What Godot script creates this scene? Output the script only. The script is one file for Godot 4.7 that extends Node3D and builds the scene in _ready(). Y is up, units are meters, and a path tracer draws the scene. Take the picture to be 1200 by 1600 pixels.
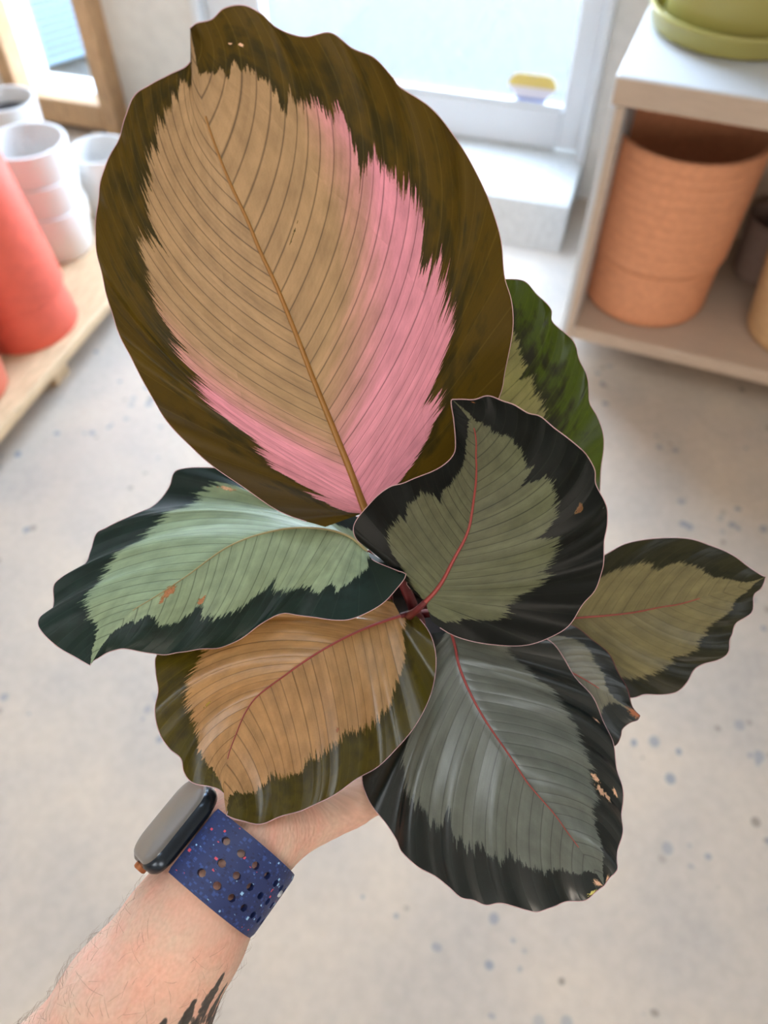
extends Node3D
# A potted prayer plant held out over a shop's concrete floor, daylight entering through a glass door ahead.

# ---------------------------------------------------------------- mesh building
class Mesher:
	var v := PackedVector3Array()
	var n := PackedVector3Array()
	var uv := PackedVector2Array()
	var idx := PackedInt32Array()

	func vert(p: Vector3, nn: Vector3, t := Vector2.ZERO) -> int:
		v.append(p); n.append(nn); uv.append(t)
		return v.size() - 1

	func tri(a: int, b: int, c: int) -> void:
		var g := (v[c] - v[a]).cross(v[b] - v[a])
		if g.dot(n[a] + n[b] + n[c]) < 0.0:
			idx.append_array([a, c, b])
		else:
			idx.append_array([a, b, c])

	func quad(a: int, b: int, c: int, d: int) -> void:
		tri(a, b, c); tri(a, c, d)

	func flat(ps: Array) -> void:      # a convex flat face; the normal is set by out()
		var g: Vector3 = (ps[2] - ps[0]).cross(ps[1] - ps[0]).normalized()
		var f := []
		for p in ps: f.append(vert(p, g, Vector2(p.x, p.z)))
		for i in range(1, f.size() - 1): tri(f[0], f[i], f[i + 1])

	func face(ps: Array, out: Vector3) -> void:
		var g: Vector3 = (ps[2] - ps[0]).cross(ps[1] - ps[0]).normalized()
		if g.dot(out) < 0.0: g = -g
		var f := []
		for p in ps: f.append(vert(p, g, Vector2(p.x, p.z)))
		for i in range(1, f.size() - 1): tri(f[0], f[i], f[i + 1])

	# box with chamfered edges, centred on c
	func box(c: Vector3, size: Vector3, b := 0.004) -> void:
		var h := size / 2.0
		b = minf(b, minf(h.x, minf(h.y, h.z)) * 0.9)
		for ax in 3:
			for s in [-1.0, 1.0]:
				var o := Vector3.ZERO; o[ax] = s
				var u := (ax + 1) % 3
				var w := (ax + 2) % 3
				var ps := []
				for k in [[-1, -1], [1, -1], [1, 1], [-1, 1]]:
					var p := Vector3.ZERO
					p[ax] = s * h[ax]; p[u] = k[0] * (h[u] - b); p[w] = k[1] * (h[w] - b)
					ps.append(c + p)
				face(ps, o)
		for ax in 3:
			var u := (ax + 1) % 3
			var w := (ax + 2) % 3
			for su in [-1.0, 1.0]:
				for sw in [-1.0, 1.0]:
					var ps := []
					for e in [[-1, 0], [1, 0], [1, 1], [-1, 1]]:
						var p := Vector3.ZERO
						p[ax] = e[0] * (h[ax] - b)
						p[u] = su * (h[u] - (b if e[1] == 0 else 0.0))
						p[w] = sw * (h[w] - (0.0 if e[1] == 0 else b))
						ps.append(c + p)
					var o := Vector3.ZERO; o[u] = su; o[w] = sw
					face(ps, o)
		for sx in [-1.0, 1.0]:
			for sy in [-1.0, 1.0]:
				for sz in [-1.0, 1.0]:
					face([c + Vector3(sx * h.x, sy * (h.y - b), sz * (h.z - b)), c + Vector3(sx * (h.x - b), sy * h.y, sz * (h.z - b)), c + Vector3(sx * (h.x - b), sy * (h.y - b), sz * h.z)], Vector3(sx, sy, sz))

	# turned shape about y: profile of (radius, height) from bottom outside round to inside
	func lathe(prof: Array, segs := 48, at := Vector3.ZERO) -> void:
		var m := prof.size()
		var sn := []
		for i in m - 1:
			var d: Vector2 = (prof[i + 1] - prof[i]).normalized()
			sn.append(Vector2(d.y, -d.x))
		for i in m - 1:
			var n0: Vector2 = sn[i]
			var n1: Vector2 = sn[i]
			if i > 0 and sn[i - 1].dot(sn[i]) > 0.75: n0 = (sn[i - 1] + sn[i]).normalized()
			if i < m - 2 and sn[i + 1].dot(sn[i]) > 0.75: n1 = (sn[i + 1] + sn[i]).normalized()
			var first := v.size()
			for k in segs + 1:
				var a := TAU * k / segs
				var c := cos(a)
				var s := sin(a)
				vert(at + Vector3(prof[i].x * c, prof[i].y, prof[i].x * s), Vector3(n0.x * c, n0.y, n0.x * s), Vector2(float(k) / segs * 4.0, prof[i].y * 6.0))
				vert(at + Vector3(prof[i + 1].x * c, prof[i + 1].y, prof[i + 1].x * s), Vector3(n1.x * c, n1.y, n1.x * s), Vector2(float(k) / segs * 4.0, prof[i + 1].y * 6.0))
			for k in segs:
				var q := first + 2 * k
				tri(q, q + 1, q + 3); tri(q, q + 3, q + 2)

	# round tube along points with a radius each
	func tube(ps: Array, rs: Array, segs := 8) -> void:
		var up := Vector3.UP
		var rings := []
		for i in ps.size():
			var d: Vector3 = (ps[mini(i + 1, ps.size() - 1)] - ps[maxi(i - 1, 0)]).normalized()
			if absf(d.dot(up)) > 0.95: up = Vector3.RIGHT
			var a := d.cross(up).normalized()
			var b := a.cross(d).normalized()
			up = b
			var ring := []
			for k in segs + 1:
				var w := TAU * k / segs
				var o := a * cos(w) + b * sin(w)
				ring.append(vert(ps[i] + o * rs[i], o, Vector2(float(k) / segs, float(i))))
			rings.append(ring)
		for i in ps.size() - 1:
			for k in segs:
				quad(rings[i][k], rings[i][k + 1], rings[i + 1][k + 1], rings[i + 1][k])
		for e in [0, ps.size() - 1]:
			var d: Vector3 = (ps[0] - ps[1]) if e == 0 else (ps[-1] - ps[-2])
			var c := vert(ps[e], d.normalized())
			for k in segs: tri(c, rings[e][k], rings[e][k + 1])

	func mesh() -> ArrayMesh:
		var a := []
		a.resize(Mesh.ARRAY_MAX)
		a[Mesh.ARRAY_VERTEX] = v
		a[Mesh.ARRAY_NORMAL] = n
		a[Mesh.ARRAY_TEX_UV] = uv
		a[Mesh.ARRAY_INDEX] = idx
		var r := ArrayMesh.new()
		r.add_surface_from_arrays(Mesh.PRIMITIVE_TRIANGLES, a)
		return r

# ---------------------------------------------------------------- helpers
func put(called: String, st: Mesher, mt: Material, parent: Node = self) -> MeshInstance3D:
	var o := MeshInstance3D.new()
	o.name = called
	o.mesh = st.mesh()
	o.material_override = mt
	parent.add_child(o, true)
	return o

func thing(called: String, label: String, category: String, at := Vector3.ZERO, group := "") -> Node3D:
	var o := Node3D.new()
	o.name = called
	add_child(o, true)
	o.position = at
	o.set_meta("label", label)
	o.set_meta("category", category)
	if group != "": o.set_meta("group", group)
	return o

func setting(o: Node, label := "") -> void:
	o.set_meta("kind", "structure")
	if label != "": o.set_meta("label", label)

func mat(r: float, g: float, b: float, rough := 0.6, spec := 0.5) -> StandardMaterial3D:
	var m := StandardMaterial3D.new()
	m.albedo_color = Color8(int(r), int(g), int(b))
	m.roughness = rough
	m.metallic_specular = spec
	return m

func noise_tex(seed_: int, freq: float, c0: Color, c1: Color, octaves := 4, size := 512, stretch := 1.0) -> NoiseTexture2D:
	var f := FastNoiseLite.new()
	f.seed = seed_
	f.frequency = freq
	f.fractal_octaves = octaves
	f.noise_type = FastNoiseLite.TYPE_SIMPLEX_SMOOTH
	var t := NoiseTexture2D.new()
	t.width = size
	t.height = int(size * stretch)
	t.seamless = true
	t.noise = f
	var g := Gradient.new()
	g.set_color(0, c0); g.set_color(1, c1)
	t.color_ramp = g
	return t

func grain(m: StandardMaterial3D, seed_: int, freq: float, low: float, scale: Vector3, bump := 0.0) -> StandardMaterial3D:
	m.albedo_texture = noise_tex(seed_, freq, Color(low, low, low), Color(1, 1, 1))
	m.uv1_triplanar = true
	m.uv1_world_triplanar = true
	m.uv1_scale = scale
	if bump > 0.0:
		m.heightmap_enabled = true
		m.heightmap_texture = m.albedo_texture
		m.heightmap_scale = bump
	return m

func v3(a: Array) -> Array:
	var r := []
	for i in range(0, a.size(), 3): r.append(Vector3(a[i], a[i + 1], a[i + 2]) * 0.001)
	return r

# smooth curve through points, evenly spaced by length
func smoothed(p: Array, count: int) -> Array:
	var fine := []
	for i in p.size() - 1:
		var a: Vector3 = p[maxi(i - 1, 0)]
		var b: Vector3 = p[i]
		var c: Vector3 = p[i + 1]
		var d: Vector3 = p[mini(i + 2, p.size() - 1)]
		for k in 8:
			fine.append(b.cubic_interpolate(c, a, d, k / 8.0))
	fine.append(p[-1])
	var run := [0.0]
	for i in range(1, fine.size()): run.append(run[-1] + (fine[i] - fine[i - 1]).length())
	var out := []
	var j := 0
	for i in count:
		var want: float = run[-1] * i / (count - 1)
		while j < run.size() - 2 and run[j + 1] < want: j += 1
		var f: float = (want - run[j]) / maxf(run[j + 1] - run[j], 1e-9)
		out.append(fine[j].lerp(fine[j + 1], clampf(f, 0.0, 1.0)))
	return out

func along(p: Array, f: float) -> Vector3:
	var x := clampf(f, 0.0, 1.0) * (p.size() - 1)
	var i := mini(int(x), p.size() - 2)
	return p[i].lerp(p[i + 1], x - i)

func table(a: Array, t: float) -> float:      # a: x0, y0, x1, y1 ...
	if t <= a[0]: return a[1]
	for i in range(2, a.size(), 2):
		if t <= a[i]:
			return lerpf(a[i - 1], a[i + 1], (t - a[i - 2]) / maxf(a[i] - a[i - 2], 1e-6))
	return a[a.size() - 1]

# ---------------------------------------------------------------- leaves
func side_of(m: Array, e: Array, nrm: Vector3) -> float:
	var c := Vector3.ZERO
	for p in e: c += p
	c /= e.size()
	var d := Vector3.ZERO
	for p in m: d += p
	d /= m.size()
	return 1.0 if (m[-1] - m[0]).cross(nrm).dot(c - d) > 0.0 else -1.0

# The blade is a grid: t runs from the base to the tip, v from the midrib (0) to the margin (1) along the side veins.
func half_blade(m: Array, e: Array, nrm: Vector3, bow: float, spread: Array, fold: Array, nt: int, nv: int) -> Array:
	var sgn := side_of(m, e, nrm)
	var rows := []
	for i in nt + 1:
		var t := float(i) / nt
		var s := pow(t, spread[0])
		var a := along(m, s)
		var b := along(e, pow(t, spread[1]))
		var tg := (along(m, minf(s + 0.04, 1.0)) - along(m, maxf(s - 0.04, 0.0))).normalized()
		var out := tg.cross(nrm).normalized() * sgn
		var k := smoothstep(0.15, 0.5, t)
		var c := (a + b) / 2.0 + out * (b - a).length() * bow * 2.0 * k
		var up := out.cross(tg).normalized()
		if up.dot(nrm) < 0.0: up = -up
		var row := []
		for j in nv + 1:
			var v := float(j) / nv
			var p := a * (1 - v) * (1 - v) + c * 2.0 * v * (1 - v) + b * v * v
			var w := 0.0
			for f in fold: w += f[0] * sin(TAU * f[1] * t + f[2] + f[4] * v) * pow(v, f[3])
			w *= smoothstep(0.0, 0.12, t) * smoothstep(1.0, 0.9, t)
			row.append(p + up * w)
		rows.append(row)
	return rows

func blade_mesh(left: Array, right: Array, nrm: Vector3) -> Mesher:
	var st := Mesher.new()
	var nt := left.size() - 1
	var nv: int = left[0].size() - 1
	var grid := []
	for i in nt + 1:
		var row := []
		for j in range(nv, 0, -1): row.append(left[i][j])
		for j in nv + 1: row.append(right[i][j])
		grid.append(row)
	var wide := 2 * nv
	for i in nt + 1:
		for j in wide + 1:
			var du: Vector3 = grid[i][mini(j + 1, wide)] - grid[i][maxi(j - 1, 0)]
			var dt: Vector3 = grid[mini(i + 1, nt)][j] - grid[maxi(i - 1, 0)][j]
			var g := du.cross(dt)
			if g.length() < 1e-12: g = nrm
			g = g.normalized()
			if g.dot(nrm) < 0.0: g = -g
			st.vert(grid[i][j], g, Vector2(float(j) / wide, float(i) / nt))
	for i in nt:
		for j in wide:
			var q := i * (wide + 1) + j
			st.quad(q, q + 1, q + wide + 2, q + wide + 1)
	return st

# pigment of a blade, with light shining through painted into some leaves: pale centre with a comb-edged border along the side veins, dark margin, darker vein lines, scars
func pigment_and_shine_through(d: Dictionary, look: Dictionary, wide: int, high: int) -> Array:
	var rng := RandomNumberGenerator.new()
	rng.seed = look.seed
	var fn := FastNoiseLite.new()
	fn.seed = look.seed
	fn.frequency = 1.0
	fn.fractal_octaves = 2
	var cloud_n := FastNoiseLite.new()
	cloud_n.seed = look.seed + 7
	cloud_n.frequency = 0.02
	cloud_n.fractal_octaves = 4
	var cloud := cloud_n.get_image(256, 256).get_data()
	var pale: Color = look.pale
	var dark: Color = look.dark
	var deep: Color = look.get("deep", dark * 0.75)
	var blush: Color = look.get("blush", pale)
	var bytes := PackedByteArray()
	bytes.resize(wide * high * 3)
	var relief := PackedByteArray()
	relief.resize(16 * high)
	var nvein: float = look.veins
	for y in high:
		var t := (y + 0.5) / high
		var bound := [0.0, 0.0]
		var vein := [0.0, 0.0]
		var tone := [0.0, 0.0]
		var th := [0.0, 0.0]
		for s in 2:
			var jag := 0.045 * fn.get_noise_2d(t * 55.0, s * 31.0) + 0.05 * fn.get_noise_2d(t * 150.0, s * 57.0) + 0.03 * fn.get_noise_2d(t * 420.0, s * 77.0)
			bound[s] = table(d.pale_left if s == 0 else d.pale_right, t) + jag
			var ph := nvein * pow(t, 1.5) + 0.25 * fn.get_noise_2d(t * 12.0, 9.0 + s * 13.0)
			var fr := absf(ph - roundf(ph)) / (nvein * 1.5 * sqrt(maxf(t, 0.02)))   # distance to a vein in t
			vein[s] = clampf(1.0 - fr / 0.0016, 0.0, 1.0)
			tone[s] = fn.get_noise_2d(t * 120.0, 200.0 + s * 40.0) * 0.5 + fn.get_noise_2d(t * 18.0, 300.0 + s * 40.0)
			var hh := pow(absf(sin(PI * ph)), 0.6) * 0.95 + 0.05 * (0.5 + 0.5 * fn.get_noise_2d(t * 160.0, s * 90.0))
			for k in 8: relief[y * 16 + s * 8 + k] = int(clampf(hh, 0.0, 1.0) * 255.0)
			th[s] = (look.blush_at[s] if look.has("blush_at") else -1.0)
		for x in wide:
			var v := (x + 0.5) / wide * 2.0 - 1.0
			var s := 0 if v < 0.0 else 1
			var a := absf(v)
			var cl := (cloud[(x & 255) + ((y & 255) << 8)] - 128) / 128.0
			var cf := (cloud[((x * 9) & 255) + (((y * 23) & 255) << 8)] - 128) / 128.0
			var e: float = bound[s] - a + cf * 0.012
			var k := clampf(0.5 + e / 0.014, 0.0, 1.0)
			var c := pale
			if th[s] > 0.0:
				var edge: float = th[s] + look.blush_slope[s] * a + tone[s] * 0.02 + cl * 0.012
				c = pale.lerp(blush, smoothstep(edge + 0.1, edge - 0.1, t))
			var f: float = 1.0 + 0.07 * tone[s] + 0.08 * cl + 0.03 * cf
			c = c * (f * (1.0 - look.vein_depth * vein[s]))
			if k < 1.0:
				var dk: Color = dark.lerp(deep, clampf(0.45 + 0.9 * tone[s] * 0.5 + 0.8 * cl - 3.0 * (a - bound[s] - 0.12), 0.0, 1.0)) * (1.0 + 0.07 * tone[s] + 0.03 * cf)
				dk = dk.lerp(look.dark_vein, 0.35 * vein[s])
				c = dk.lerp(c, k)
			var o := (y * wide + x) * 3
			bytes[o] = int(clampf(c.r, 0.0, 1.0) * 255.0)
			bytes[o + 1] = int(clampf(c.g, 0.0, 1.0) * 255.0)
			bytes[o + 2] = int(clampf(c.b, 0.0, 1.0) * 255.0)
	for sp in look.get("scars", []):      # [t, v, radius in t, radius in v, colour]
		var cx := int((sp[1] * 0.5 + 0.5) * wide)
		var cy := int(sp[0] * high)
		var rx := int(sp[3] * 0.5 * wide) + 1
		var ry := int(sp[2] * high) + 1
		for y in range(maxi(cy - 2 * ry, 0), mini(cy + 2 * ry, high)):
			for x in range(maxi(cx - 2 * rx, 0), mini(cx + 2 * rx, wide)):
				var q := Vector2(float(x - cx) / rx, float(y - cy) / ry)
				var lim := 1.0 + 0.7 * fn.get_noise_2d(x * 0.11, y * 0.11 + 50.0)
				if q.length() < lim:
					var c: Color = sp[4] * (1.0 + 0.25 * fn.get_noise_2d(x * 0.3, y * 0.3))
					if q.length() > lim * 0.8: c = c.lerp(Color8(110, 90, 50), 0.5)
					var o := (y * wide + x) * 3
					bytes[o] = int(clampf(c.r, 0.0, 1.0) * 255.0)
					bytes[o + 1] = int(clampf(c.g, 0.0, 1.0) * 255.0)
					bytes[o + 2] = int(clampf(c.b, 0.0, 1.0) * 255.0)
	return [ImageTexture.create_from_image(Image.create_from_data(wide, high, false, Image.FORMAT_RGB8, bytes)), ImageTexture.create_from_image(Image.create_from_data(16, high, false, Image.FORMAT_L8, relief))]

func build_leaf(plant: Node3D, d: Dictionary, look: Dictionary) -> Vector3:
	var m := smoothed(v3(d.mid), 120)
	var el := smoothed(v3(d.left), 400)
	var er := smoothed(v3(d.right), 400)
	var nrm: Vector3 = (el[200] - m[0]).cross(er[200] - m[0]).normalized()
	if nrm.dot(Vector3(0.05, 0.75, 0.6)) < 0.0: nrm = -nrm
	var lh := half_blade(m, el, nrm, d.bow[0], d.spread, look.fold_left, 170, 22)
	var rh := half_blade(m, er, nrm, d.bow[1], d.spread, look.fold_right, 170, 22)
	var tex := pigment_and_shine_through(d, look, look.size[0], look.size[1])
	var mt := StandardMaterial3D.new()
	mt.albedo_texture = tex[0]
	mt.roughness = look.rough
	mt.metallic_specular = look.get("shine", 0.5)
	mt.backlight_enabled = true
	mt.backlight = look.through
	mt.heightmap_enabled = true
	mt.heightmap_texture = tex[1]
	mt.heightmap_scale = 0.010
	mt.cull_mode = BaseMaterial3D.CULL_DISABLED
	mt.texture_repeat = false
	var leaf := put("leaf", blade_mesh(lh, rh, nrm), mt, plant)
	leaf.set_meta("label", look.label)
	# midrib: a raised tapering cord on the blade
	var ribp := []
	var ribr := []
	for i in 60:
		var f: float = pow(i / 59.0, 1.2) * look.get("rib_end", 0.9)
		ribp.append(along(m, f) + nrm * 0.0001)
		ribr.append(lerpf(look.rib[0], look.rib[1], pow(f, 0.7)))
	var rs := Mesher.new()
	rs.tube(ribp, ribr, 8)
	put("midrib", rs, look.rib_mat, leaf)
	# margin: thin pale rim round the blade
	var ps := []
	var rr := []
	for i in range(2, lh.size()): ps.append(lh[i][-1])
	for i in range(rh.size() - 2, 1, -1): ps.append(rh[i][-1])
	for i in ps.size(): rr.append(0.0002)
	var ms := Mesher.new()
	ms.tube(ps, rr, 6)
	put("margin", ms, look.margin_mat, leaf)
	return m[0]

# ---------------------------------------------------------------- arm: a distance field meshed as surface nets
var bones := []       # [a, b, ra, rb] of arm and palm
var digits := []      # chains of the same

func cap(p: Vector3, a: Vector3, b: Vector3, ra: float, rb: float) -> float:
	var ab := b - a
	var h := clampf((p - a).dot(ab) / ab.length_squared(), 0.0, 1.0)
	return (p - a - ab * h).length() - lerpf(ra, rb, h)

func smin(a: float, b: float, k: float) -> float:
	var h := maxf(k - absf(a - b), 0.0) / k
	return minf(a, b) - h * h * k * 0.25

var near_bones := []
var near_digits := []

func look_near(c: Vector3, reach: float) -> void:      # only the bones that matter within reach of c
	near_bones = bones.filter(func(b): return cap(c, b[0], b[1], b[2], b[3]) < reach + 0.02)
	near_digits = digits.filter(func(ch): return ch.any(func(b): return cap(c, b[0], b[1], b[2], b[3]) < reach + 0.02))

func body_field(p: Vector3) -> float:
	var d := 1.0
	for b in near_bones: d = smin(d, cap(p, b[0], b[1], b[2], b[3]), 0.016)
	for chain in near_digits:
		var f := 1.0
		for b in chain: f = smin(f, cap(p, b[0], b[1], b[2], b[3]), 0.003)
		d = smin(d, f, 0.005)
	return d

func field_mesh(lo: Vector3, hi: Vector3, cell: float, uv_of: Callable) -> Mesher:
	var st := Mesher.new()
	var dim := Vector3i(((hi - lo) / cell).ceil())
	var nx := dim.x + 1
	var ny := dim.y + 1
	var val := PackedFloat32Array()
	val.resize(nx * ny * (dim.z + 1))
	val.fill(1.0)
	var blk := 6
	for bz in range(0, dim.z + 1, blk):
		for by in range(0, ny, blk):
			for bx in range(0, nx, blk):
				var c := lo + (Vector3(bx, by, bz) + Vector3.ONE * blk * 0.5) * cell
				look_near(c, cell * blk * 1.1)
				var mid := body_field(c)
				if absf(mid) > cell * blk * 1.1:
					if mid < 0.0:
						for z in range(bz, mini(bz + blk, dim.z + 1)):
							for y in range(by, mini(by + blk, ny)):
								for x in range(bx, mini(bx + blk, nx)): val[x + nx * (y + ny * z)] = -1.0
					continue
				for z in range(bz, mini(bz + blk, dim.z + 1)):
					for y in range(by, mini(by + blk, ny)):
						for x in range(bx, mini(bx + blk, nx)):
							val[x + nx * (y + ny * z)] = body_field(lo + Vector3(x, y, z) * cell)
	var at := {}
	var step := [1, nx, nx * ny]
	for z in dim.z:
		for y in dim.y:
			for x in dim.x:
				var o := x + nx * (y + ny * z)
				var first := val[o] < 0.0
				var mixed := false
				for k in range(1, 8):
					if (val[o + (k & 1) + nx * ((k >> 1) & 1) + nx * ny * (k >> 2)] < 0.0) != first:
						mixed = true
						break
				if not mixed: continue
				var sum := Vector3.ZERO
				var cnt := 0
				for k in 8:
					for ax in 3:
						if k & (1 << ax): continue
						var k2 := k | (1 << ax)
						var a := val[o + (k & 1) + nx * ((k >> 1) & 1) + nx * ny * (k >> 2)]
						var b := val[o + (k2 & 1) + nx * ((k2 >> 1) & 1) + nx * ny * (k2 >> 2)]
						if (a < 0.0) == (b < 0.0): continue
						var p := Vector3(k & 1, (k >> 1) & 1, k >> 2)
						p[ax] += a / (a - b)
						sum += p
						cnt += 1
				var w := lo + (Vector3(x, y, z) + sum / cnt) * cell
				var g := Vector3.ZERO
				for k in 4:
					var ky := (k & 1)
					var kz := (k >> 1)
					g.x += val[o + 1 + nx * ky + nx * ny * kz] - val[o + nx * ky + nx * ny * kz]
					g.y += val[o + ky + nx + nx * ny * kz] - val[o + ky + nx * ny * kz]
					g.z += val[o + ky + nx * kz + nx * ny] - val[o + ky + nx * kz]
				g = g.normalized()
				at[o] = st.vert(w, g, uv_of.call(w))
	for z in range(1, dim.z):
		for y in range(1, dim.y):
			for x in range(1, dim.x):
				var o := x + nx * (y + ny * z)
				for ax in 3:
					if (val[o] < 0.0) == (val[o + step[ax]] < 0.0): continue
					var s1: int = step[(ax + 1) % 3]
					var s2: int = step[(ax + 2) % 3]
					if at.has(o) and at.has(o - s1) and at.has(o - s2) and at.has(o - s1 - s2):
						var q := [at[o], at[o - s1], at[o - s1 - s2], at[o - s2]]
						var um := 0.0
						var un := 1.0
						for i in q:
							um = maxf(um, st.uv[i].x); un = minf(un, st.uv[i].x)
						if um - un > 0.5:
							for i in 4:
								if st.uv[q[i]].x < 0.5: q[i] = st.vert(st.v[q[i]], st.n[q[i]], st.uv[q[i]] + Vector2(1, 0))
						st.quad(q[0], q[1], q[2], q[3])
	return st

# ---------------------------------------------------------------- pots
func plain_pot(r0: float, r1: float, h: float, wall: float) -> Array:
	return [Vector2(0.0, 0.0), Vector2(r0 - 0.006, 0.0), Vector2(r0, 0.006), Vector2(lerpf(r0, r1, 0.5), h * 0.5), Vector2(r1, h - 0.004), Vector2(r1 - 0.002, h), Vector2(r1 - wall + 0.002, h), Vector2(r1 - wall, h - 0.004), Vector2(r0 - wall, wall * 1.5), Vector2(0.0, wall * 1.5)]

func upturned_pot(r0: float, r1: float, h: float, wall: float) -> Array:
	return [Vector2(0.0, h - wall), Vector2(r1 - wall, h - wall), Vector2(r0 - wall, 0.0), Vector2(r0 - 0.002, 0.0), Vector2(r0, 0.003), Vector2(lerpf(r0, r1, 0.5), h * 0.5), Vector2(r1, h - 0.006), Vector2(r1 - 0.006, h), Vector2(0.0, h)]

func ribbed_pot(r0: float, r1: float, h: float, wall: float, ribs: int, amp: float) -> Array:
	var p := [Vector2(0.0, 0.0), Vector2(r0 - 0.01, 0.0), Vector2(r0 - 0.003, 0.004)]
	for i in ribs * 6 + 1:
		var f := i / (ribs * 6.0)
		p.append(Vector2(lerpf(r0, r1, f) + amp * sin(f * ribs * TAU), lerpf(0.012, h - 0.004, f)))
	p.append_array([Vector2(r1 - 0.003, h), Vector2(r1 - wall + 0.003, h), Vector2(r1 - wall, h - 0.004), Vector2(r0 - wall, wall * 1.5), Vector2(0.0, wall * 1.5)])
	return p

func pot(called: String, label: String, at: Vector3, prof: Array, mt: Material, group := "") -> Node3D:
	var o := Mesher.new()
	o.lathe(prof, 64)
	var k := put(called, o, mt)
	k.position = at
	k.set_meta("label", label)
	k.set_meta("category", "pot")
	if group != "": k.set_meta("group", group)
	return k

func added_ceiling_lamp(at: Vector3, energy: float, glow: Material, body: Material) -> void:  # unseen ceiling panel, added for overhead fill and sheen on the leaves
	var t := thing("added_ceiling_fill", "unseen flat white fill panel added on the ceiling above the shop floor", "light", at, "added ceiling fill panels")
	var st := Mesher.new()
	st.box(Vector3(0, 0.02, 0), Vector3(1.24, 0.04, 0.34))
	put("housing", st, body, t)
	st = Mesher.new()
	st.box(Vector3(0, -0.002, 0), Vector3(1.2, 0.004, 0.3), 0.001)
	put("diffuser", st, glow, t)
	var l := AreaLight3D.new()
	l.name = "added_panel_glow"
	l.area_size = Vector2(1.2, 0.3)
	l.light_energy = energy
	l.light_color = Color(0.95, 0.98, 1.0)
	l.shadow_enabled = true
	l.area_range = 12.0
	l.area_attenuation = 2.0
	l.rotation_degrees.x = -90
	l.position = Vector3(0, -0.012, 0)
	t.add_child(l)

func added_wall_lamp(at: Vector3, label: String, energy: float, glow: Material, body: Material) -> void:  # unseen panel, added to throw warm level fill from the rear wall
	var t := thing("added_wall_fill", label, "light", at, "added warm fill panels on the rear wall")
	var st := Mesher.new()
	st.box(Vector3(0, 0, 0.02), Vector3(0.94, 0.94, 0.04))
	put("housing", st, body, t)
	st = Mesher.new()
	st.box(Vector3(0, 0, -0.002), Vector3(0.9, 0.9, 0.004), 0.001)
	put("diffuser", st, glow, t)
	var l := AreaLight3D.new()
	l.name = "added_fill_glow"
	l.area_size = Vector2(0.9, 0.9)
	l.light_energy = energy
	l.light_color = Color(1.0, 0.94, 0.87)
	l.shadow_enabled = true
	l.area_range = 12.0
	l.area_attenuation = 2.0
	l.position = Vector3(0, 0, -0.012)
	t.add_child(l)

func concrete_floor() -> StandardMaterial3D:
	var size := 1024
	var rng := RandomNumberGenerator.new()
	rng.seed = 5
	var n := FastNoiseLite.new()
	n.seed = 3
	n.frequency = 0.006
	n.fractal_octaves = 5
	var mottle := n.get_seamless_image(size, size).get_data()
	n.seed = 8
	n.frequency = 0.08
	var fine := n.get_seamless_image(size, size).get_data()
	var bytes := PackedByteArray()
	bytes.resize(size * size * 3)
	for i in size * size:
		var f := 1.0 + (mottle[i] - 128) / 128.0 * 0.06 + (fine[i] - 128) / 128.0 * 0.035
		var w := (mottle[i] - 128) / 128.0
		bytes[i * 3] = int(clampf((185 + 3 * w) * f, 0, 255))
		bytes[i * 3 + 1] = int(clampf(171 * f, 0, 255))
		bytes[i * 3 + 2] = int(clampf((156 - 4 * w) * f, 0, 255))
	var n2 := FastNoiseLite.new()
	n2.seed = 21
	n2.frequency = 0.009
	for k in 4200:      # stones in the ground concrete, in drifts
		var cx := rng.randi_range(0, size - 1)
		var cy := rng.randi_range(0, size - 1)
		if n2.get_noise_2d(cx, cy) < rng.randf_range(0.1, 0.6): continue
		var r := rng.randf_range(1.0, 4.2)
		var ry := r * rng.randf_range(0.7, 1.3)
		var tone := rng.randf_range(0.25, 0.75)
		var c := [112, 122, 134] if rng.randf() < 0.75 else [126, 116, 104]
		for y in range(-6, 7):
			for x in range(-6, 7):
				var q := sqrt(x * x / (r * r) + y * y / (ry * ry))
				if q > 1.2: continue
				var w: float = tone * clampf((1.2 - q) / 0.3, 0.0, 1.0)
				var o := (posmod(cy + y, size) * size + posmod(cx + x, size)) * 3
				for ch in 3: bytes[o + ch] = int(lerpf(bytes[o + ch], c[ch], w))
	var m := StandardMaterial3D.new()
	m.albedo_texture = ImageTexture.create_from_image(Image.create_from_data(size, size, false, Image.FORMAT_RGB8, bytes))
	m.uv1_triplanar = true
	m.uv1_world_triplanar = true
	m.uv1_scale = Vector3.ONE / 2.2
	m.roughness = 0.5
	m.metallic_specular = 0.35
	return m

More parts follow.
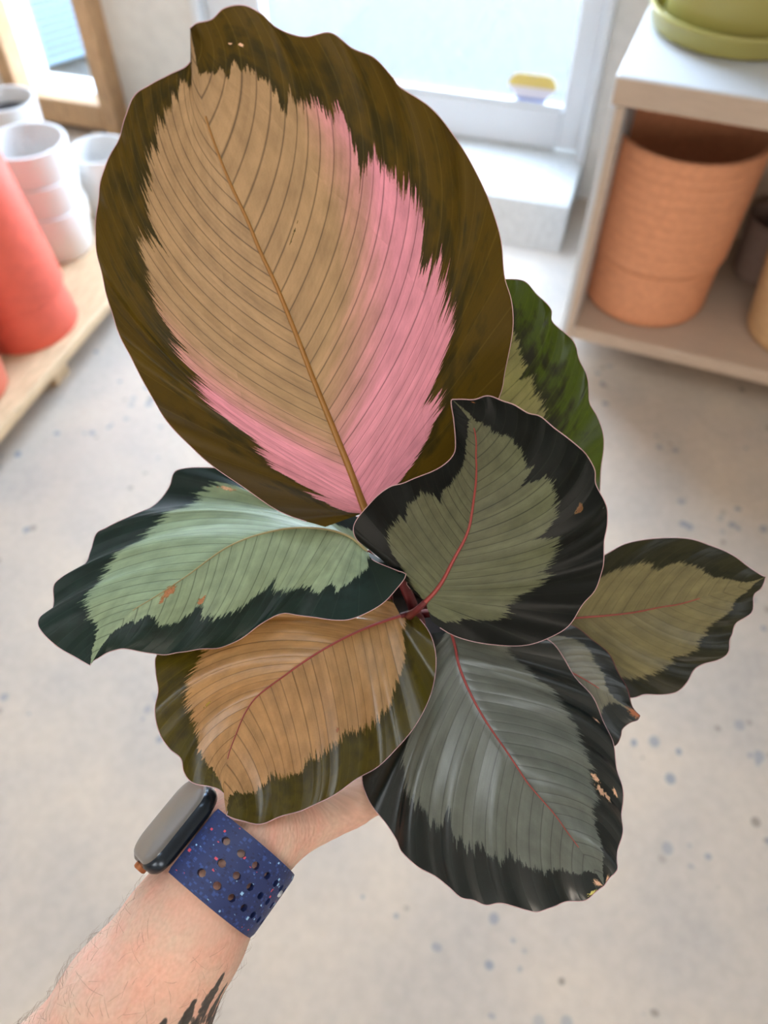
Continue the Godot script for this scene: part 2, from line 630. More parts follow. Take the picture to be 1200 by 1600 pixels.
func _ready() -> void:
	# ------------------------------------------------------------ camera, sky, light
	var cam := Camera3D.new()
	cam.name = "camera"
	var lens := CameraAttributesPhysical.new()
	lens.frustum_focal_length = 18.48
	lens.frustum_focus_distance = 0.385
	lens.frustum_near = 0.02
	lens.frustum_far = 200.0
	lens.exposure_aperture = 4.4
	cam.attributes = lens
	add_child(cam)
	cam.position = Vector3(0, 1.35, 0)
	cam.rotation_degrees = Vector3(-51.5, 17, 0)
	cam.current = true
	var env := Environment.new()
	env.background_mode = Environment.BG_SKY
	var sm := ProceduralSkyMaterial.new()
	sm.sky_top_color = Color(0.76, 0.87, 1.0)
	sm.sky_horizon_color = Color(0.92, 0.965, 1.0)
	sm.sky_curve = 0.25
	sm.ground_horizon_color = Color(0.80, 0.82, 0.84)
	sm.ground_bottom_color = Color(0.55, 0.55, 0.55)
	sm.energy_multiplier = 30.0
	var sky := Sky.new()
	sky.sky_material = sm
	env.sky = sky
	env.tonemap_mode = Environment.TONE_MAPPER_LINEAR
	env.tonemap_exposure = 0.89
	env.sdfgi_enabled = true
	env.ssao_enabled = true
	env.ssil_enabled = true
	var we := WorldEnvironment.new()
	we.name = "daylight"
	we.environment = env
	add_child(we)

	# ------------------------------------------------------------ the room
	var plaster := grain(mat(228, 224, 217, 0.9, 0.3), 2, 0.02, 0.94, Vector3.ONE * 1.5)
	var white_paint := mat(218, 221, 224, 0.45)
	var floor_m := concrete_floor()
	var X0 := -2.4
	var X1 := 3.0
	var ZB := -2.44
	var Z1 := 3.2
	var st := Mesher.new()
	st.box(Vector3((X0 + X1) / 2, -0.06, (ZB + Z1) / 2), Vector3(X1 - X0 + 0.3, 0.12, Z1 - ZB + 0.3), 0.002)
	setting(put("floor", st, floor_m), "ground concrete floor with blue grey stones showing")
	st = Mesher.new()
	st.box(Vector3((X0 + X1) / 2, 2.875, (ZB + Z1) / 2), Vector3(X1 - X0 + 0.3, 0.15, Z1 - ZB + 0.3), 0.002)
	setting(put("ceiling", st, mat(225, 224, 220, 0.9, 0.2)))
	st = Mesher.new()
	st.box(Vector3(X0 - 0.075, 1.4, (ZB + Z1) / 2), Vector3(0.15, 2.8, Z1 - ZB), 0.002)
	setting(put("wall_left", st, plaster))
	st = Mesher.new()
	st.box(Vector3(X1 + 0.075, 1.4, (ZB + Z1) / 2), Vector3(0.15, 2.8, Z1 - ZB), 0.002)
	setting(put("wall_right", st, plaster))
	st = Mesher.new()
	st.box(Vector3((X0 + X1) / 2, 1.4, Z1 + 0.075), Vector3(X1 - X0 + 0.3, 2.8, 0.15), 0.002)
	setting(put("wall_rear", st, plaster))
	var wb := CSGBox3D.new()
	wb.name = "wall_front"
	wb.size = Vector3(X1 - X0 + 0.3, 2.8, 0.15)
	wb.position = Vector3((X0 + X1) / 2, 1.4, ZB - 0.075)
	wb.material = plaster
	for op in [[-2.09, -1.74, 0.08, 2.5], [-1.36, -0.10, 0.0, 2.74]]:
		var h := CSGBox3D.new()
		h.name = "opening"
		h.operation = CSGShape3D.OPERATION_SUBTRACTION
		h.size = Vector3(op[1] - op[0], op[3] - op[2], 0.4)
		h.position = Vector3((op[0] + op[1]) / 2 - wb.position.x, (op[2] + op[3]) / 2 - 1.4, 0)
		wb.add_child(h, true)
	add_child(wb)
	setting(wb, "pale grey plaster wall beside the glass door")
	st = Mesher.new()
	st.box(Vector3(0, -0.09, -12.6), Vector3(40, 0.1, 20), 0.002)
	setting(put("pavement", st, grain(mat(84, 83, 81, 0.9, 0.2), 31, 0.05, 0.6, Vector3.ONE * 1.2)), "pale stony pavement outside the glass door")

	var glass := StandardMaterial3D.new()
	glass.transparency = BaseMaterial3D.TRANSPARENCY_ALPHA
	glass.albedo_color = Color(0.95, 1.0, 1.0, 0.06)
	glass.roughness = 0.02

	# glass door with white frame
	var door := Node3D.new()
	door.name = "door_1"
	add_child(door)
	setting(door, "white framed glass door with a yellow sticker")
	for s in [[-1.36, -1.335, 0.0, 2.74], [-0.125, -0.10, 0.0, 2.74]]:
		st = Mesher.new()
		st.box(Vector3((s[0] + s[1]) / 2, (s[2] + s[3]) / 2, ZB - 0.055), Vector3(s[1] - s[0], s[3] - s[2], 0.15), 0.003)
		put("jamb", st, white_paint, door)
	for s in [[-1.335, -1.15], [-0.195, -0.125]]:
		st = Mesher.new()
		st.box(Vector3((s[0] + s[1]) / 2, 1.43, ZB - 0.055), Vector3(s[1] - s[0], 2.60, 0.05), 0.006)
		put("stile", st, white_paint, door)
	for s in [[0.125, 0.243, "bottom_rail"], [2.62, 2.73, "top_rail"]]:
		st = Mesher.new()
		st.box(Vector3(-0.6725, (s[0] + s[1]) / 2, ZB - 0.055), Vector3(0.955, s[1] - s[0], 0.05), 0.006)
		put(s[2], st, white_paint, door)
	st = Mesher.new()
	st.box(Vector3(-0.6725, 0.249, ZB - 0.04), Vector3(0.953, 0.012, 0.012), 0.003)
	put("glazing_bead", st, white_paint, door)
	st = Mesher.new()
	st.box(Vector3(-0.6725, 1.43, ZB - 0.055), Vector3(0.953, 2.38, 0.006), 0.0005)
	put("pane", st, glass, door)
	# sticker on the pane: a yellow rounded top over a pale shield with a blue foot
	var outline := []
	for i in 25:
		var a := PI * i / 24.0
		var c := Vector2(cos(a), sin(a))
		outline.append(Vector2(0.0325 * signf(c.x) + 0.032 * c.x if absf(c.x) > 0.001 else 0.0, 0.036 * c.y))
	var bands := [[0.0, 0.036, "sticker_top", mat(200, 168, 28, 0.5)], [-0.030, 0.0, "sticker_middle", mat(205, 196, 200, 0.5)], [-0.042, -0.030, "sticker_foot", mat(84, 100, 160, 0.5)]]
	var stick := Node3D.new()
	stick.name = "sticker"
	door.add_child(stick)
	stick.position = Vector3(-0.297, 0.292, ZB - 0.0510)
	stick.set_meta("label", "yellow and blue sticker at the foot of the glass")
	for b in bands:
		st = Mesher.new()
		var pl := []
		var nn := 16
		for i in nn + 1:
			var y: float = lerpf(b[0], b[1], float(i) / nn)
			var half: float
			if y >= 0.0: half = 0.040 + 0.033 * sqrt(maxf(0.0, 1.0 - (y / 0.036) * (y / 0.036)))
			else: half = lerpf(0.073, 0.045, minf(1.0, -y / 0.030))
			pl.append(Vector2(half, y))
		for i in nn:
			st.face([Vector3(-pl[i].x, pl[i].y, 0.001), Vector3(pl[i].x, pl[i].y, 0.001), Vector3(pl[i + 1].x, pl[i + 1].y, 0.001), Vector3(-pl[i + 1].x, pl[i + 1].y, 0.001)], Vector3(0, 0, 1))
			st.face([Vector3(-pl[i].x, pl[i].y, 0.0), Vector3(pl[i].x, pl[i].y, 0.0), Vector3(pl[i + 1].x, pl[i + 1].y, 0.0), Vector3(-pl[i + 1].x, pl[i + 1].y, 0.0)], Vector3(0, 0, -1))
		b[3].backlight_enabled = true
		b[3].backlight = Color(0.5, 0.5, 0.5)
		put(b[2], st, b[3], stick)

	# doorstep
	st = Mesher.new()
	var sp := [Vector2(ZB - 0.1, 0.0), Vector2(ZB - 0.1, 0.12), Vector2(-2.20, 0.12), Vector2(-2.175, 0.112), Vector2(-2.115, 0.0)]
	for i in 4:
		st.face([Vector3(-1.36, sp[i].y, sp[i].x), Vector3(-0.105, sp[i].y, sp[i].x), Vector3(-0.105, sp[i + 1].y, sp[i + 1].x), Vector3(-1.36, sp[i + 1].y, sp[i + 1].x)], Vector3(0, 1, 0.5) if i > 0 else Vector3(0, 0, -1))
	for x in [-1.36, -0.105]:
		var ps := []
		for q in sp: ps.append(Vector3(x, q.y, q.x))
		st.face(ps, Vector3(signf(x + 0.7), 0, 0))
	setting(put("doorstep", st, grain(mat(218, 217, 213, 0.85, 0.3), 12, 0.05, 0.88, Vector3.ONE * 2.0)), "pale concrete step below the glass door")

	# timber-framed window beside the door
	var timber := grain(mat(212, 170, 126, 0.6), 17, 0.02, 0.8, Vector3(6, 1.2, 6))
	var win := Node3D.new()
	win.name = "window_1"
	add_child(win)
	setting(win, "low timber framed window beside the white pots")
	for x in [-2.085, -1.715]:
		st = Mesher.new()
		st.box(Vector3(x, 1.26, ZB + 0.035), Vector3(0.055, 2.52, 0.09), 0.004)
		put("window_post", st, timber, win)
	for y in [0.06, 2.47]:
		st = Mesher.new()
		st.box(Vector3(-1.90, y, ZB + 0.035), Vector3(0.315, 0.085, 0.088), 0.004)
		put("window_rail", st, timber, win)
	st = Mesher.new()
	st.box(Vector3(-1.90, 1.265, ZB - 0.03), Vector3(0.314, 2.32, 0.006), 0.0005)
	put("pane", st, glass, win)

	var lamp_body := mat(230, 230, 228, 0.5)
	var glow := StandardMaterial3D.new()
	glow.albedo_color = Color(0.9, 0.9, 0.9)
	glow.emission_enabled = true
	glow.emission = Color(0.95, 0.98, 1.0)
	glow.emission_energy_multiplier = 1.5
	for q in [Vector3(-0.9, 2.755, 0.55), Vector3(0.45, 2.755, -0.3)]:
		added_ceiling_lamp(q, 0.75, glow, lamp_body)

	var warm := StandardMaterial3D.new()
	warm.albedo_color = Color(0.9, 0.9, 0.9)
	warm.emission_enabled = true
	warm.emission = Color(1.0, 0.94, 0.87)
	warm.emission_energy_multiplier = 1.5
	added_wall_lamp(Vector3(-0.5, 1.7, Z1 - 0.045), "unseen square warm fill panel added on the rear wall", 3.2, warm, lamp_body)
	added_wall_lamp(Vector3(1.3, 1.7, Z1 - 0.045), "unseen square warm fill panel added on the rear wall", 3.2, warm, lamp_body)

	# ------------------------------------------------------------ outdoor unit seen through the timber window
	var unit := thing("outdoor_unit", "pale blue metal outdoor unit with a grey louvre, seen through the timber window", "air conditioner", Vector3(-2.32, -0.04, -3.0))
	unit.rotation_degrees.y = 58
	st = Mesher.new()
	st.box(Vector3(0, 0.38, 0), Vector3(0.66, 0.70, 0.30), 0.012)
	put("casing", st, mat(136, 168, 190, 0.4), unit)
	for i in 9:
		st = Mesher.new()
		st.box(Vector3(0.05, 0.07 + i * 0.026, 0.156), Vector3(0.34, 0.012, 0.014), 0.002)
		put("louvre_slat", st, mat(92, 102, 114, 0.5), unit)
	for x in [-0.22, 0.22]:
		st = Mesher.new()
		st.box(Vector3(x, 0.015, 0), Vector3(0.06, 0.03, 0.28), 0.004)
		put("foot", st, mat(120, 128, 134, 0.6), unit)

	# ------------------------------------------------------------ bench with pots on the left
	var pine := grain(mat(222, 190, 150, 0.6), 18, 0.02, 0.82, Vector3(6, 6, 1.2))
	var bench := thing("low_bench", "low pale pine bench carrying the white and red pots", "bench", Vector3(-1.42, 0, -1.2))
	for x in [-0.125, 0.125]:
		st = Mesher.new()
		st.box(Vector3(x, 0.085, 0), Vector3(0.245, 0.03, 2.0), 0.004)
		put("plank", st, pine, bench)
	for z in [-0.85, 0.0, 0.85]:
		st = Mesher.new()
		st.box(Vector3(0, 0.035, z), Vector3(0.42, 0.07, 0.06), 0.004)
		put("bearer", st, pine, bench)
	var white_pot := mat(218, 215, 212, 0.5)
	var cup := plain_pot(0.082, 0.100, 0.135, 0.012)
	for k in 3:
		var lab: String = ["white pot at the foot of the stack of three", "white pot in the middle of the stack of three", "white pot on top of the stack of three, empty with a wide rim"][k]
		pot("plant_pot", lab, Vector3(-1.412, 0.10 + k * 0.082, -1.585), cup, white_pot, "white pots on the pine bench")
	pot("plant_pot", "single broad white pot behind the stack of three white pots", Vector3(-1.355, 0.10, -1.785), plain_pot(0.066, 0.084, 0.19, 0.010), white_pot, "white pots on the pine bench")
	pot("plant_pot", "tall white pot with dark soil inside next to the stack of white pots", Vector3(-1.590, 0.10, -1.765), plain_pot(0.066, 0.080, 0.30, 0.010), white_pot, "white pots on the pine bench")
	st = Mesher.new()
	st.lathe([Vector2(0, 0.25), Vector2(0.06, 0.25), Vector2(0.066, 0.262), Vector2(0.03, 0.268), Vector2(0, 0.268)], 32)
	var soilm := grain(mat(58, 50, 46, 0.95), 41, 0.2, 0.5, Vector3.ONE * 10.0)
	put("soil", st, soilm, get_child(get_child_count() - 1))
	var red := grain(mat(236, 104, 84, 0.55), 51, 0.02, 0.9, Vector3.ONE * 3.0)
	pot("plant_pot", "large coral red pot standing upside down under another on the bench", Vector3(-1.325, 0.10, -1.27), upturned_pot(0.127, 0.092, 0.30, 0.010), red, "coral red pots")
	pot("plant_pot", "large coral red pot slipped upside down over another red pot", Vector3(-1.325, 0.205, -1.27), upturned_pot(0.1225, 0.086, 0.36, 0.004), red, "coral red pots")
	pot("plant_pot", "orange red pot at the near end of the pine bench", Vector3(-1.33, 0.10, -1.005), plain_pot(0.108, 0.118, 0.22, 0.013), grain(mat(206, 108, 80, 0.6), 52, 0.02, 0.9, Vector3.ONE * 3.0))

	# ------------------------------------------------------------ shelf cube with terracotta
	var laminate := mat(200, 202, 205, 0.5)
	var cube := thing("shelf_cube", "white open shelf cube holding terracotta pots beside the doorstep", "shelf", Vector3(-0.04, 0, -1.64))
	cube.rotation_degrees.y = -4.5
	var CW := 0.92
	var CD := 0.56
	var parts := [["top_panel", Vector3(CW / 2, 0.668, -CD / 2), Vector3(CW, 0.054, CD)], ["bottom_panel", Vector3(CW / 2, 0.093, -CD / 2), Vector3(CW - 0.060, 0.034, CD)],
		["side_panel", Vector3(0.015, 0.3585, -CD / 2), Vector3(0.030, 0.565, CD)], ["side_panel", Vector3(CW - 0.015, 0.3585, -CD / 2), Vector3(0.030, 0.565, CD)],
		["back_panel", Vector3(CW / 2, 0.3755, -CD + 0.008), Vector3(CW - 0.061, 0.53, 0.014)], ["plinth", Vector3(CW / 2, 0.038, -CD / 2 - 0.10), Vector3(CW - 0.20, 0.076, CD - 0.20)]]
	var ply_edges := [[Vector3(CW / 2, 0.668, 0.002), Vector3(CW - 0.004, 0.050, 0.004)], [Vector3(0.021, 0.3585, 0.002), Vector3(0.016, 0.565, 0.004)], [Vector3(CW - 0.015, 0.3585, 0.002), Vector3(0.026, 0.565, 0.004)]]
	var ply := grain(mat(194, 172, 152, 0.6), 19, 0.02, 0.94, Vector3(1.2, 6, 6))
	for q in parts:
		st = Mesher.new()
		st.box(q[1], q[2], 0.003)
		put(q[0], st, ply if q[0] in ["bottom_panel", "back_panel"] else laminate, cube)
	for q in ply_edges:
		st = Mesher.new()
		st.box(q[0], q[1], 0.001)
		put("edge_band", st, ply, cube)
	var terra := grain(mat(230, 160, 120, 0.8, 0.3), 61, 0.03, 0.88, Vector3.ONE * 3.0)
	pot("terracotta_pot", "ribbed terracotta pot under another in the shelf cube", Vector3(0.140, 0.111, -1.832), ribbed_pot(0.150, 0.153, 0.20, 0.014, 4, 0.0003), terra, "terracotta pots in the shelf cube")
	pot("terracotta_pot", "tall ribbed terracotta pot resting on top of another in the shelf cube", Vector3(0.140, 0.250, -1.832), ribbed_pot(0.159, 0.170, 0.285, 0.014, 11, 0.0013), terra, "terracotta pots in the shelf cube")
	pot("plant_pot", "tan clay pot beside the terracotta pots in the shelf cube", Vector3(0.520, 0.111, -1.775), ribbed_pot(0.125, 0.150, 0.26, 0.014, 8, 0.001), grain(mat(206, 168, 124, 0.8, 0.3), 62, 0.03, 0.88, Vector3.ONE * 3.0))
	pot("plant_pot", "small grey brown clay pot at the back of the shelf cube", Vector3(0.425, 0.111, -2.005), ribbed_pot(0.070, 0.080, 0.16, 0.010, 6, 0.001), grain(mat(150, 128, 118, 0.8, 0.3), 63, 0.03, 0.88, Vector3.ONE * 3.0))
	var olive := mat(160, 152, 84, 0.35)
	var gp := thing("glazed_pot", "large olive green glazed pot standing in its saucer on the shelf cube", "pot", Vector3(0.165, 0.696, -1.93))
	st = Mesher.new()
	st.lathe([Vector2(0, 0), Vector2(0.155, 0), Vector2(0.165, 0.004), Vector2(0.178, 0.040), Vector2(0.176, 0.045), Vector2(0.168, 0.045), Vector2(0.158, 0.014), Vector2(0, 0.012)], 72)
	put("saucer", st, olive, gp)
	st = Mesher.new()
	st.lathe([Vector2(0, 0.013), Vector2(0.134, 0.013), Vector2(0.142, 0.020), Vector2(0.150, 0.10), Vector2(0.160, 0.26), Vector2(0.166, 0.30), Vector2(0.162, 0.304), Vector2(0.150, 0.304), Vector2(0.148, 0.29), Vector2(0.134, 0.03), Vector2(0, 0.03)], 72)
	put("pot_body", st, olive, gp)

	# ------------------------------------------------------------ the held plant
	var PB := Vector3(-0.0553, 0.8096, -0.2240)
	var plant := thing("potted_prayer_plant", "prayer plant with dark green and pale pink silver leaves, held by one hand", "plant", PB)
	st = Mesher.new()
	st.lathe([Vector2(0, 0), Vector2(0.036, 0), Vector2(0.038, 0.002), Vector2(0.050, 0.098), Vector2(0.053, 0.099), Vector2(0.054, 0.112), Vector2(0.052, 0.113), Vector2(0.049, 0.112), Vector2(0.048, 0.098), Vector2(0.036, 0.004), Vector2(0, 0.004)], 48)
	put("nursery_pot", st, mat(52, 48, 46, 0.5), plant)
	st = Mesher.new()
	st.lathe([Vector2(0, 0.09), Vector2(0.046, 0.09), Vector2(0.0475, 0.102), Vector2(0.03, 0.106), Vector2(0, 0.107)], 40)
	put("soil", st, soilm, plant)
	var stem_m := mat(92, 26, 30, 0.4)
	var rib_gold := mat(150, 104, 44, 0.45)
	var rib_rose := mat(146, 56, 54, 0.45)
	var rib_pale := mat(150, 140, 96, 0.45)
	for rm in [rib_gold, rib_rose, rib_pale]:
		rm.backlight_enabled = true
		rm.backlight = Color(0.5, 0.4, 0.3)
	var edge_rose := mat(206, 168, 172, 0.4)
	edge_rose.backlight_enabled = true
	edge_rose.backlight = Color(0.8, 0.7, 0.7)
	var scar := Color8(168, 112, 76)
	var scar_pale := Color8(214, 168, 140)
	var leaf_data := [
		{"mid": [-28.3,219.5,-17.3,-35.2,231.8,-23.0,-42.2,244.1,-28.5,-49.3,256.4,-33.8,-56.4,268.8,-39.0,-63.4,281.3,-44.1,-70.1,294.0,-49.2,-76.9,306.7,-54.1,-83.8,319.4,-58.8,-91.3,331.9,-62.9,-98.0,344.9,-67.2,-105.3,357.7,-71.0,-111.7,370.9,-75.0,-116.9,384.5,-79.1,-119.5,398.7,-83.9,-121.9,413.1,-88.3],
		"left": [-28.3,219.5,-17.3,-33.0,217.1,-11.3,-38.5,215.6,-5.5,-53.8,223.9,0.7,-69.4,228.5,1.4,-87.4,237.0,-1.1,-107.9,246.6,-4.3,-124.7,257.2,-10.3,-140.1,270.6,-18.7,-152.6,286.7,-27.2,-159.8,299.9,-34.7,-166.1,312.7,-41.9,-169.2,324.4,-48.5,-169.6,337.3,-54.6,-168.1,349.3,-60.5,-164.2,359.4,-66.1,-159.0,369.1,-71.7,-154.3,378.9,-77.0,-149.8,386.4,-81.0,-144.7,390.1,-83.2,-134.8,394.4,-86.4,-127.5,397.5,-88.7,-123.8,402.8,-90.8,-123.0,408.3,-92.0,-121.9,413.1,-88.3],
		"right": [-28.3,219.5,-17.3,-16.8,211.8,-17.4,-3.9,217.2,-26.7,6.4,227.5,-38.2,18.1,244.4,-54.6,25.4,265.5,-72.1,25.4,276.4,-79.7,24.7,293.6,-90.2,21.5,306.2,-96.5,16.3,316.1,-100.6,11.3,331.2,-107.3,3.7,344.2,-111.9,-5.3,357.1,-115.8,-15.8,369.4,-118.6,-28.2,380.8,-118.6,-41.3,388.6,-116.4,-44.8,392.6,-116.4,-52.8,399.6,-115.7,-61.8,403.0,-113.3,-70.8,408.7,-111.5,-80.8,407.8,-107.1,-91.0,410.8,-104.3,-96.6,415.3,-103.7,-103.6,418.6,-102.2,-111.4,417.9,-99.1,-115.8,414.2,-96.2,-121.4,413.1,-93.8,-121.9,413.1,-88.3],
		"pale_left": [0.009,0.127,0.030,0.266,0.089,0.392,0.097,0.215,0.122,0.342,0.143,0.494,0.206,0.468,0.235,0.456,0.248,0.582,0.281,0.595,0.440,0.443,0.440,0.506,0.473,0.544,0.498,0.494,0.498,0.557,0.519,0.620,0.557,0.658,0.561,0.684,0.611,0.722,0.645,0.646,0.649,0.709,0.674,0.759,0.728,0.759,0.770,0.759,0.783,0.835,0.824,0.835,0.866,0.886,0.883,0.949,0.958,0.392],
		"pale_right": [0.076,0.152,0.089,0.266,0.105,0.367,0.131,0.443,0.156,0.506,0.181,0.544,0.223,0.430,0.227,0.506,0.252,0.532,0.269,0.595,0.302,0.608,0.390,0.494,0.427,0.532,0.486,0.494,0.507,0.456,0.519,0.532,0.528,0.620,0.561,0.608,0.595,0.608,0.632,0.608,0.661,0.620,0.687,0.519,0.695,0.608,0.707,0.658,0.716,0.722,0.745,0.684,0.762,0.722,0.795,0.633,0.829,0.595,0.833,0.481,0.841,0.519,0.858,0.570,0.879,0.582,0.904,0.570,0.925,0.582,0.929,0.430,0.941,0.494,0.962,0.228,0.971,0.013],
		"bow": [0.14, 0.17], "spread": [2.5, 0.5]},
		{"mid": [-25.2,197.1,-8.6,-35.0,201.5,-11.8,-45.8,204.7,-11.2,-56.4,206.9,-8.0,-66.6,208.4,-3.4,-76.1,209.0,2.7,-85.3,208.5,9.3,-93.5,207.3,17.0,-100.2,205.5,25.9,-106.4,203.4,35.2,-112.9,201.8,44.2,-119.9,199.7,52.8,-127.5,196.9,60.8,-132.9,193.4,70.0,-136.6,189.4,79.9,-138.8,185.0,90.1],
		"left": [-25.2,197.1,-8.6,-25.5,197.6,-18.8,-34.1,198.6,-27.3,-53.1,197.7,-32.7,-74.0,196.5,-37.1,-94.9,196.9,-40.4,-117.1,196.3,-40.8,-133.7,195.1,-39.4,-145.2,195.5,-36.0,-150.7,195.4,-31.3,-150.2,192.7,-22.6,-153.7,189.3,-8.5,-159.6,188.6,-1.0,-172.3,188.1,11.6,-177.2,187.8,16.7,-175.4,184.7,27.1,-173.8,183.0,36.2,-179.9,184.6,47.6,-182.3,185.1,54.3,-176.1,183.9,66.2,-178.1,184.6,72.5,-174.4,184.0,78.7,-161.8,183.8,84.8,-147.8,184.5,88.1,-138.8,185.0,90.1],
		"right": [-25.2,197.1,-8.6,-17.6,208.8,3.7,-2.8,217.2,11.4,2.2,216.2,11.6,-1.1,209.7,16.9,-7.7,201.2,23.4,-20.5,191.3,29.8,-30.5,190.2,32.9,-48.5,190.0,34.3,-58.7,189.0,37.6,-71.2,183.8,50.1,-82.5,182.4,59.7,-95.7,182.6,68.1,-108.5,183.8,72.7,-130.6,186.4,79.8,-138.2,185.8,87.0,-138.8,185.0,90.1],
		"pale_left": [0.047,0.468,0.181,0.392,0.256,0.506,0.256,0.696,0.277,0.797,0.319,0.835,0.503,0.671,0.528,0.696,0.657,0.658,0.712,0.658,0.770,0.646,0.808,0.646,0.870,0.595,0.946,0.392],
		"pale_right": [0.131,0.165,0.135,0.342,0.206,0.468,0.252,0.633,0.273,0.519,0.294,0.684,0.381,0.570,0.503,0.443,0.532,0.342,0.549,0.405,0.586,0.519,0.641,0.608,0.703,0.570,0.732,0.430,0.778,0.557,0.824,0.544,0.866,0.228,0.883,0.316,0.941,0.101,0.967,0.000],
		"bow": [0.1, 0.12], "spread": [2.2, 0.6]},
		{"mid": [12.8,197.3,12.7,16.7,202.8,8.5,19.5,208.9,4.4,21.4,215.3,0.3,23.4,221.8,-3.8,25.6,228.3,-7.8,26.7,235.0,-11.7,26.6,242.0,-15.3,26.2,249.2,-18.6,25.8,256.7,-21.1,24.9,264.1,-23.4,23.5,271.6,-25.5,22.3,279.2,-27.7,19.7,286.4,-29.2,14.8,292.4,-29.7,9.3,298.3,-29.9],
		"left": [12.8,197.3,12.7,6.8,196.8,9.3,0.6,197.9,5.4,0.2,203.2,2.2,-10.6,207.3,1.8,-18.5,219.1,4.6,-23.7,226.7,6.7,-26.5,233.7,6.8,-26.3,238.9,4.8,-21.6,246.8,0.9,-16.9,254.6,-2.9,-11.8,259.1,-5.5,-5.5,261.1,-7.3,2.3,266.8,-10.6,10.9,270.8,-15.3,14.3,275.4,-18.9,13.9,281.4,-22.1,11.6,289.1,-25.7,9.0,296.9,-29.2,9.3,298.3,-29.9],
		"right": [12.8,197.3,12.7,15.2,189.8,16.3,24.8,183.0,17.9,34.9,179.4,17.8,49.7,177.0,16.2,61.5,177.9,13.5,75.6,183.7,7.9,84.7,193.5,1.7,90.9,206.3,-4.9,93.3,218.5,-10.3,91.7,231.5,-15.0,90.3,242.9,-18.8,88.3,254.1,-22.2,84.3,262.1,-24.1,79.5,268.2,-26.1,76.8,275.4,-29.0,68.4,284.1,-31.5,58.8,289.4,-32.3,48.4,295.1,-33.1,38.4,299.0,-33.4,28.8,300.9,-33.0,19.8,300.0,-31.7,9.3,298.3,-29.9],
		"pale_left": [0.214,0.278,0.248,0.392,0.281,0.570,0.298,0.658,0.344,0.671,0.423,0.646,0.440,0.570,0.478,0.734,0.561,0.772,0.607,0.658,0.611,0.506,0.645,0.646,0.716,0.608,0.812,0.405,0.875,0.329,0.933,0.203,0.950,0.000],
		"pale_right": [0.005,0.557,0.026,0.544,0.085,0.405,0.131,0.532,0.160,0.595,0.202,0.532,0.252,0.532,0.281,0.570,0.327,0.620,0.356,0.557,0.427,0.582,0.490,0.557,0.519,0.456,0.536,0.557,0.569,0.595,0.632,0.608,0.678,0.595,0.707,0.367,0.716,0.532,0.741,0.506,0.778,0.544,0.829,0.532,0.862,0.405,0.904,0.342,0.937,0.152],
		"bow": [0.08, 0.16], "spread": [2.2, 0.6]},
		{"mid": [-0.7,172.9,10.2,-8.6,172.7,16.2,-16.1,172.5,22.5,-23.3,172.1,29.2,-30.1,171.6,36.3,-36.5,171.1,43.8,-42.5,170.4,51.6,-48.1,169.8,59.7,-53.5,169.7,68.0,-58.2,169.6,76.6,-59.9,169.5,86.3,-59.7,169.2,96.2,-59.2,169.0,106.0,-57.1,168.7,115.6,-53.5,168.4,124.8,-48.5,168.0,133.3],
		"left": [-0.7,172.9,10.2,-4.6,173.6,4.2,-12.9,174.3,1.2,-34.8,174.8,1.7,-64.5,174.7,12.9,-93.3,174.1,34.2,-110.0,172.8,55.0,-115.4,173.7,69.1,-110.9,172.9,79.6,-105.3,172.3,87.9,-101.9,172.1,98.2,-95.8,171.3,107.2,-87.8,170.4,112.5,-79.3,169.7,116.2,-75.4,169.4,121.4,-70.2,169.0,124.2,-61.5,168.5,123.2,-56.2,168.1,123.4,-50.1,167.7,127.0,-48.5,168.0,133.3],
		"right": [-0.7,172.9,10.2,3.2,172.9,6.4,11.3,171.0,9.4,19.1,168.3,16.9,24.3,165.7,28.1,25.9,163.4,41.8,24.5,162.2,56.4,20.3,162.1,70.4,12.9,162.8,85.3,4.0,164.2,98.4,-6.2,164.5,109.9,-17.5,165.1,121.0,-29.4,166.1,129.3,-40.3,167.1,133.5,-48.5,168.0,133.3],
		"pale_left": [0.009,0.696,0.060,0.595,0.135,0.646,0.289,0.684,0.436,0.684,0.503,0.709,0.523,0.734,0.586,0.772,0.632,0.759,0.691,0.734,0.741,0.747,0.816,0.646,0.875,0.633,0.921,0.658,0.946,0.924],
		"pale_right": [0.135,0.177,0.172,0.367,0.223,0.494,0.281,0.532,0.310,0.608,0.406,0.582,0.461,0.557,0.519,0.506,0.574,0.532,0.645,0.582,0.670,0.532,0.712,0.620,0.787,0.595,0.808,0.544,0.866,0.582,0.921,0.481,0.962,0.215],
		"bow": [0.14, 0.14], "spread": [2, 0.6]},
		{"mid": [26.3,162.1,4.5,31.1,160.0,12.8,35.3,157.9,21.4,40.9,155.9,29.3,47.1,154.2,36.7,53.9,152.6,43.8,61.1,151.2,50.3,68.6,150.2,56.7,75.9,148.1,62.8,83.3,145.2,68.7,91.4,142.3,73.5,99.6,139.2,78.1,107.2,136.0,83.5,114.9,132.9,88.8,122.4,129.7,94.3,129.6,126.5,100.3],
		"left": [26.3,162.1,4.5,16.0,160.2,9.0,6.9,156.5,17.9,-0.2,145.8,42.5,-3.2,135.7,65.4,0.5,130.6,84.0,5.3,128.5,92.3,11.3,126.9,98.1,19.7,125.5,103.1,26.7,124.1,108.5,30.9,123.0,113.3,40.0,122.0,117.3,49.6,121.6,118.6,56.9,121.0,121.2,64.1,120.4,124.3,70.4,120.6,123.6,76.9,120.5,124.0,82.6,121.1,121.5,90.0,121.3,120.8,100.0,121.5,120.4,105.5,122.4,116.9,113.3,123.4,112.6,121.4,124.2,109.4,125.9,125.5,104.2,129.6,126.5,100.3],
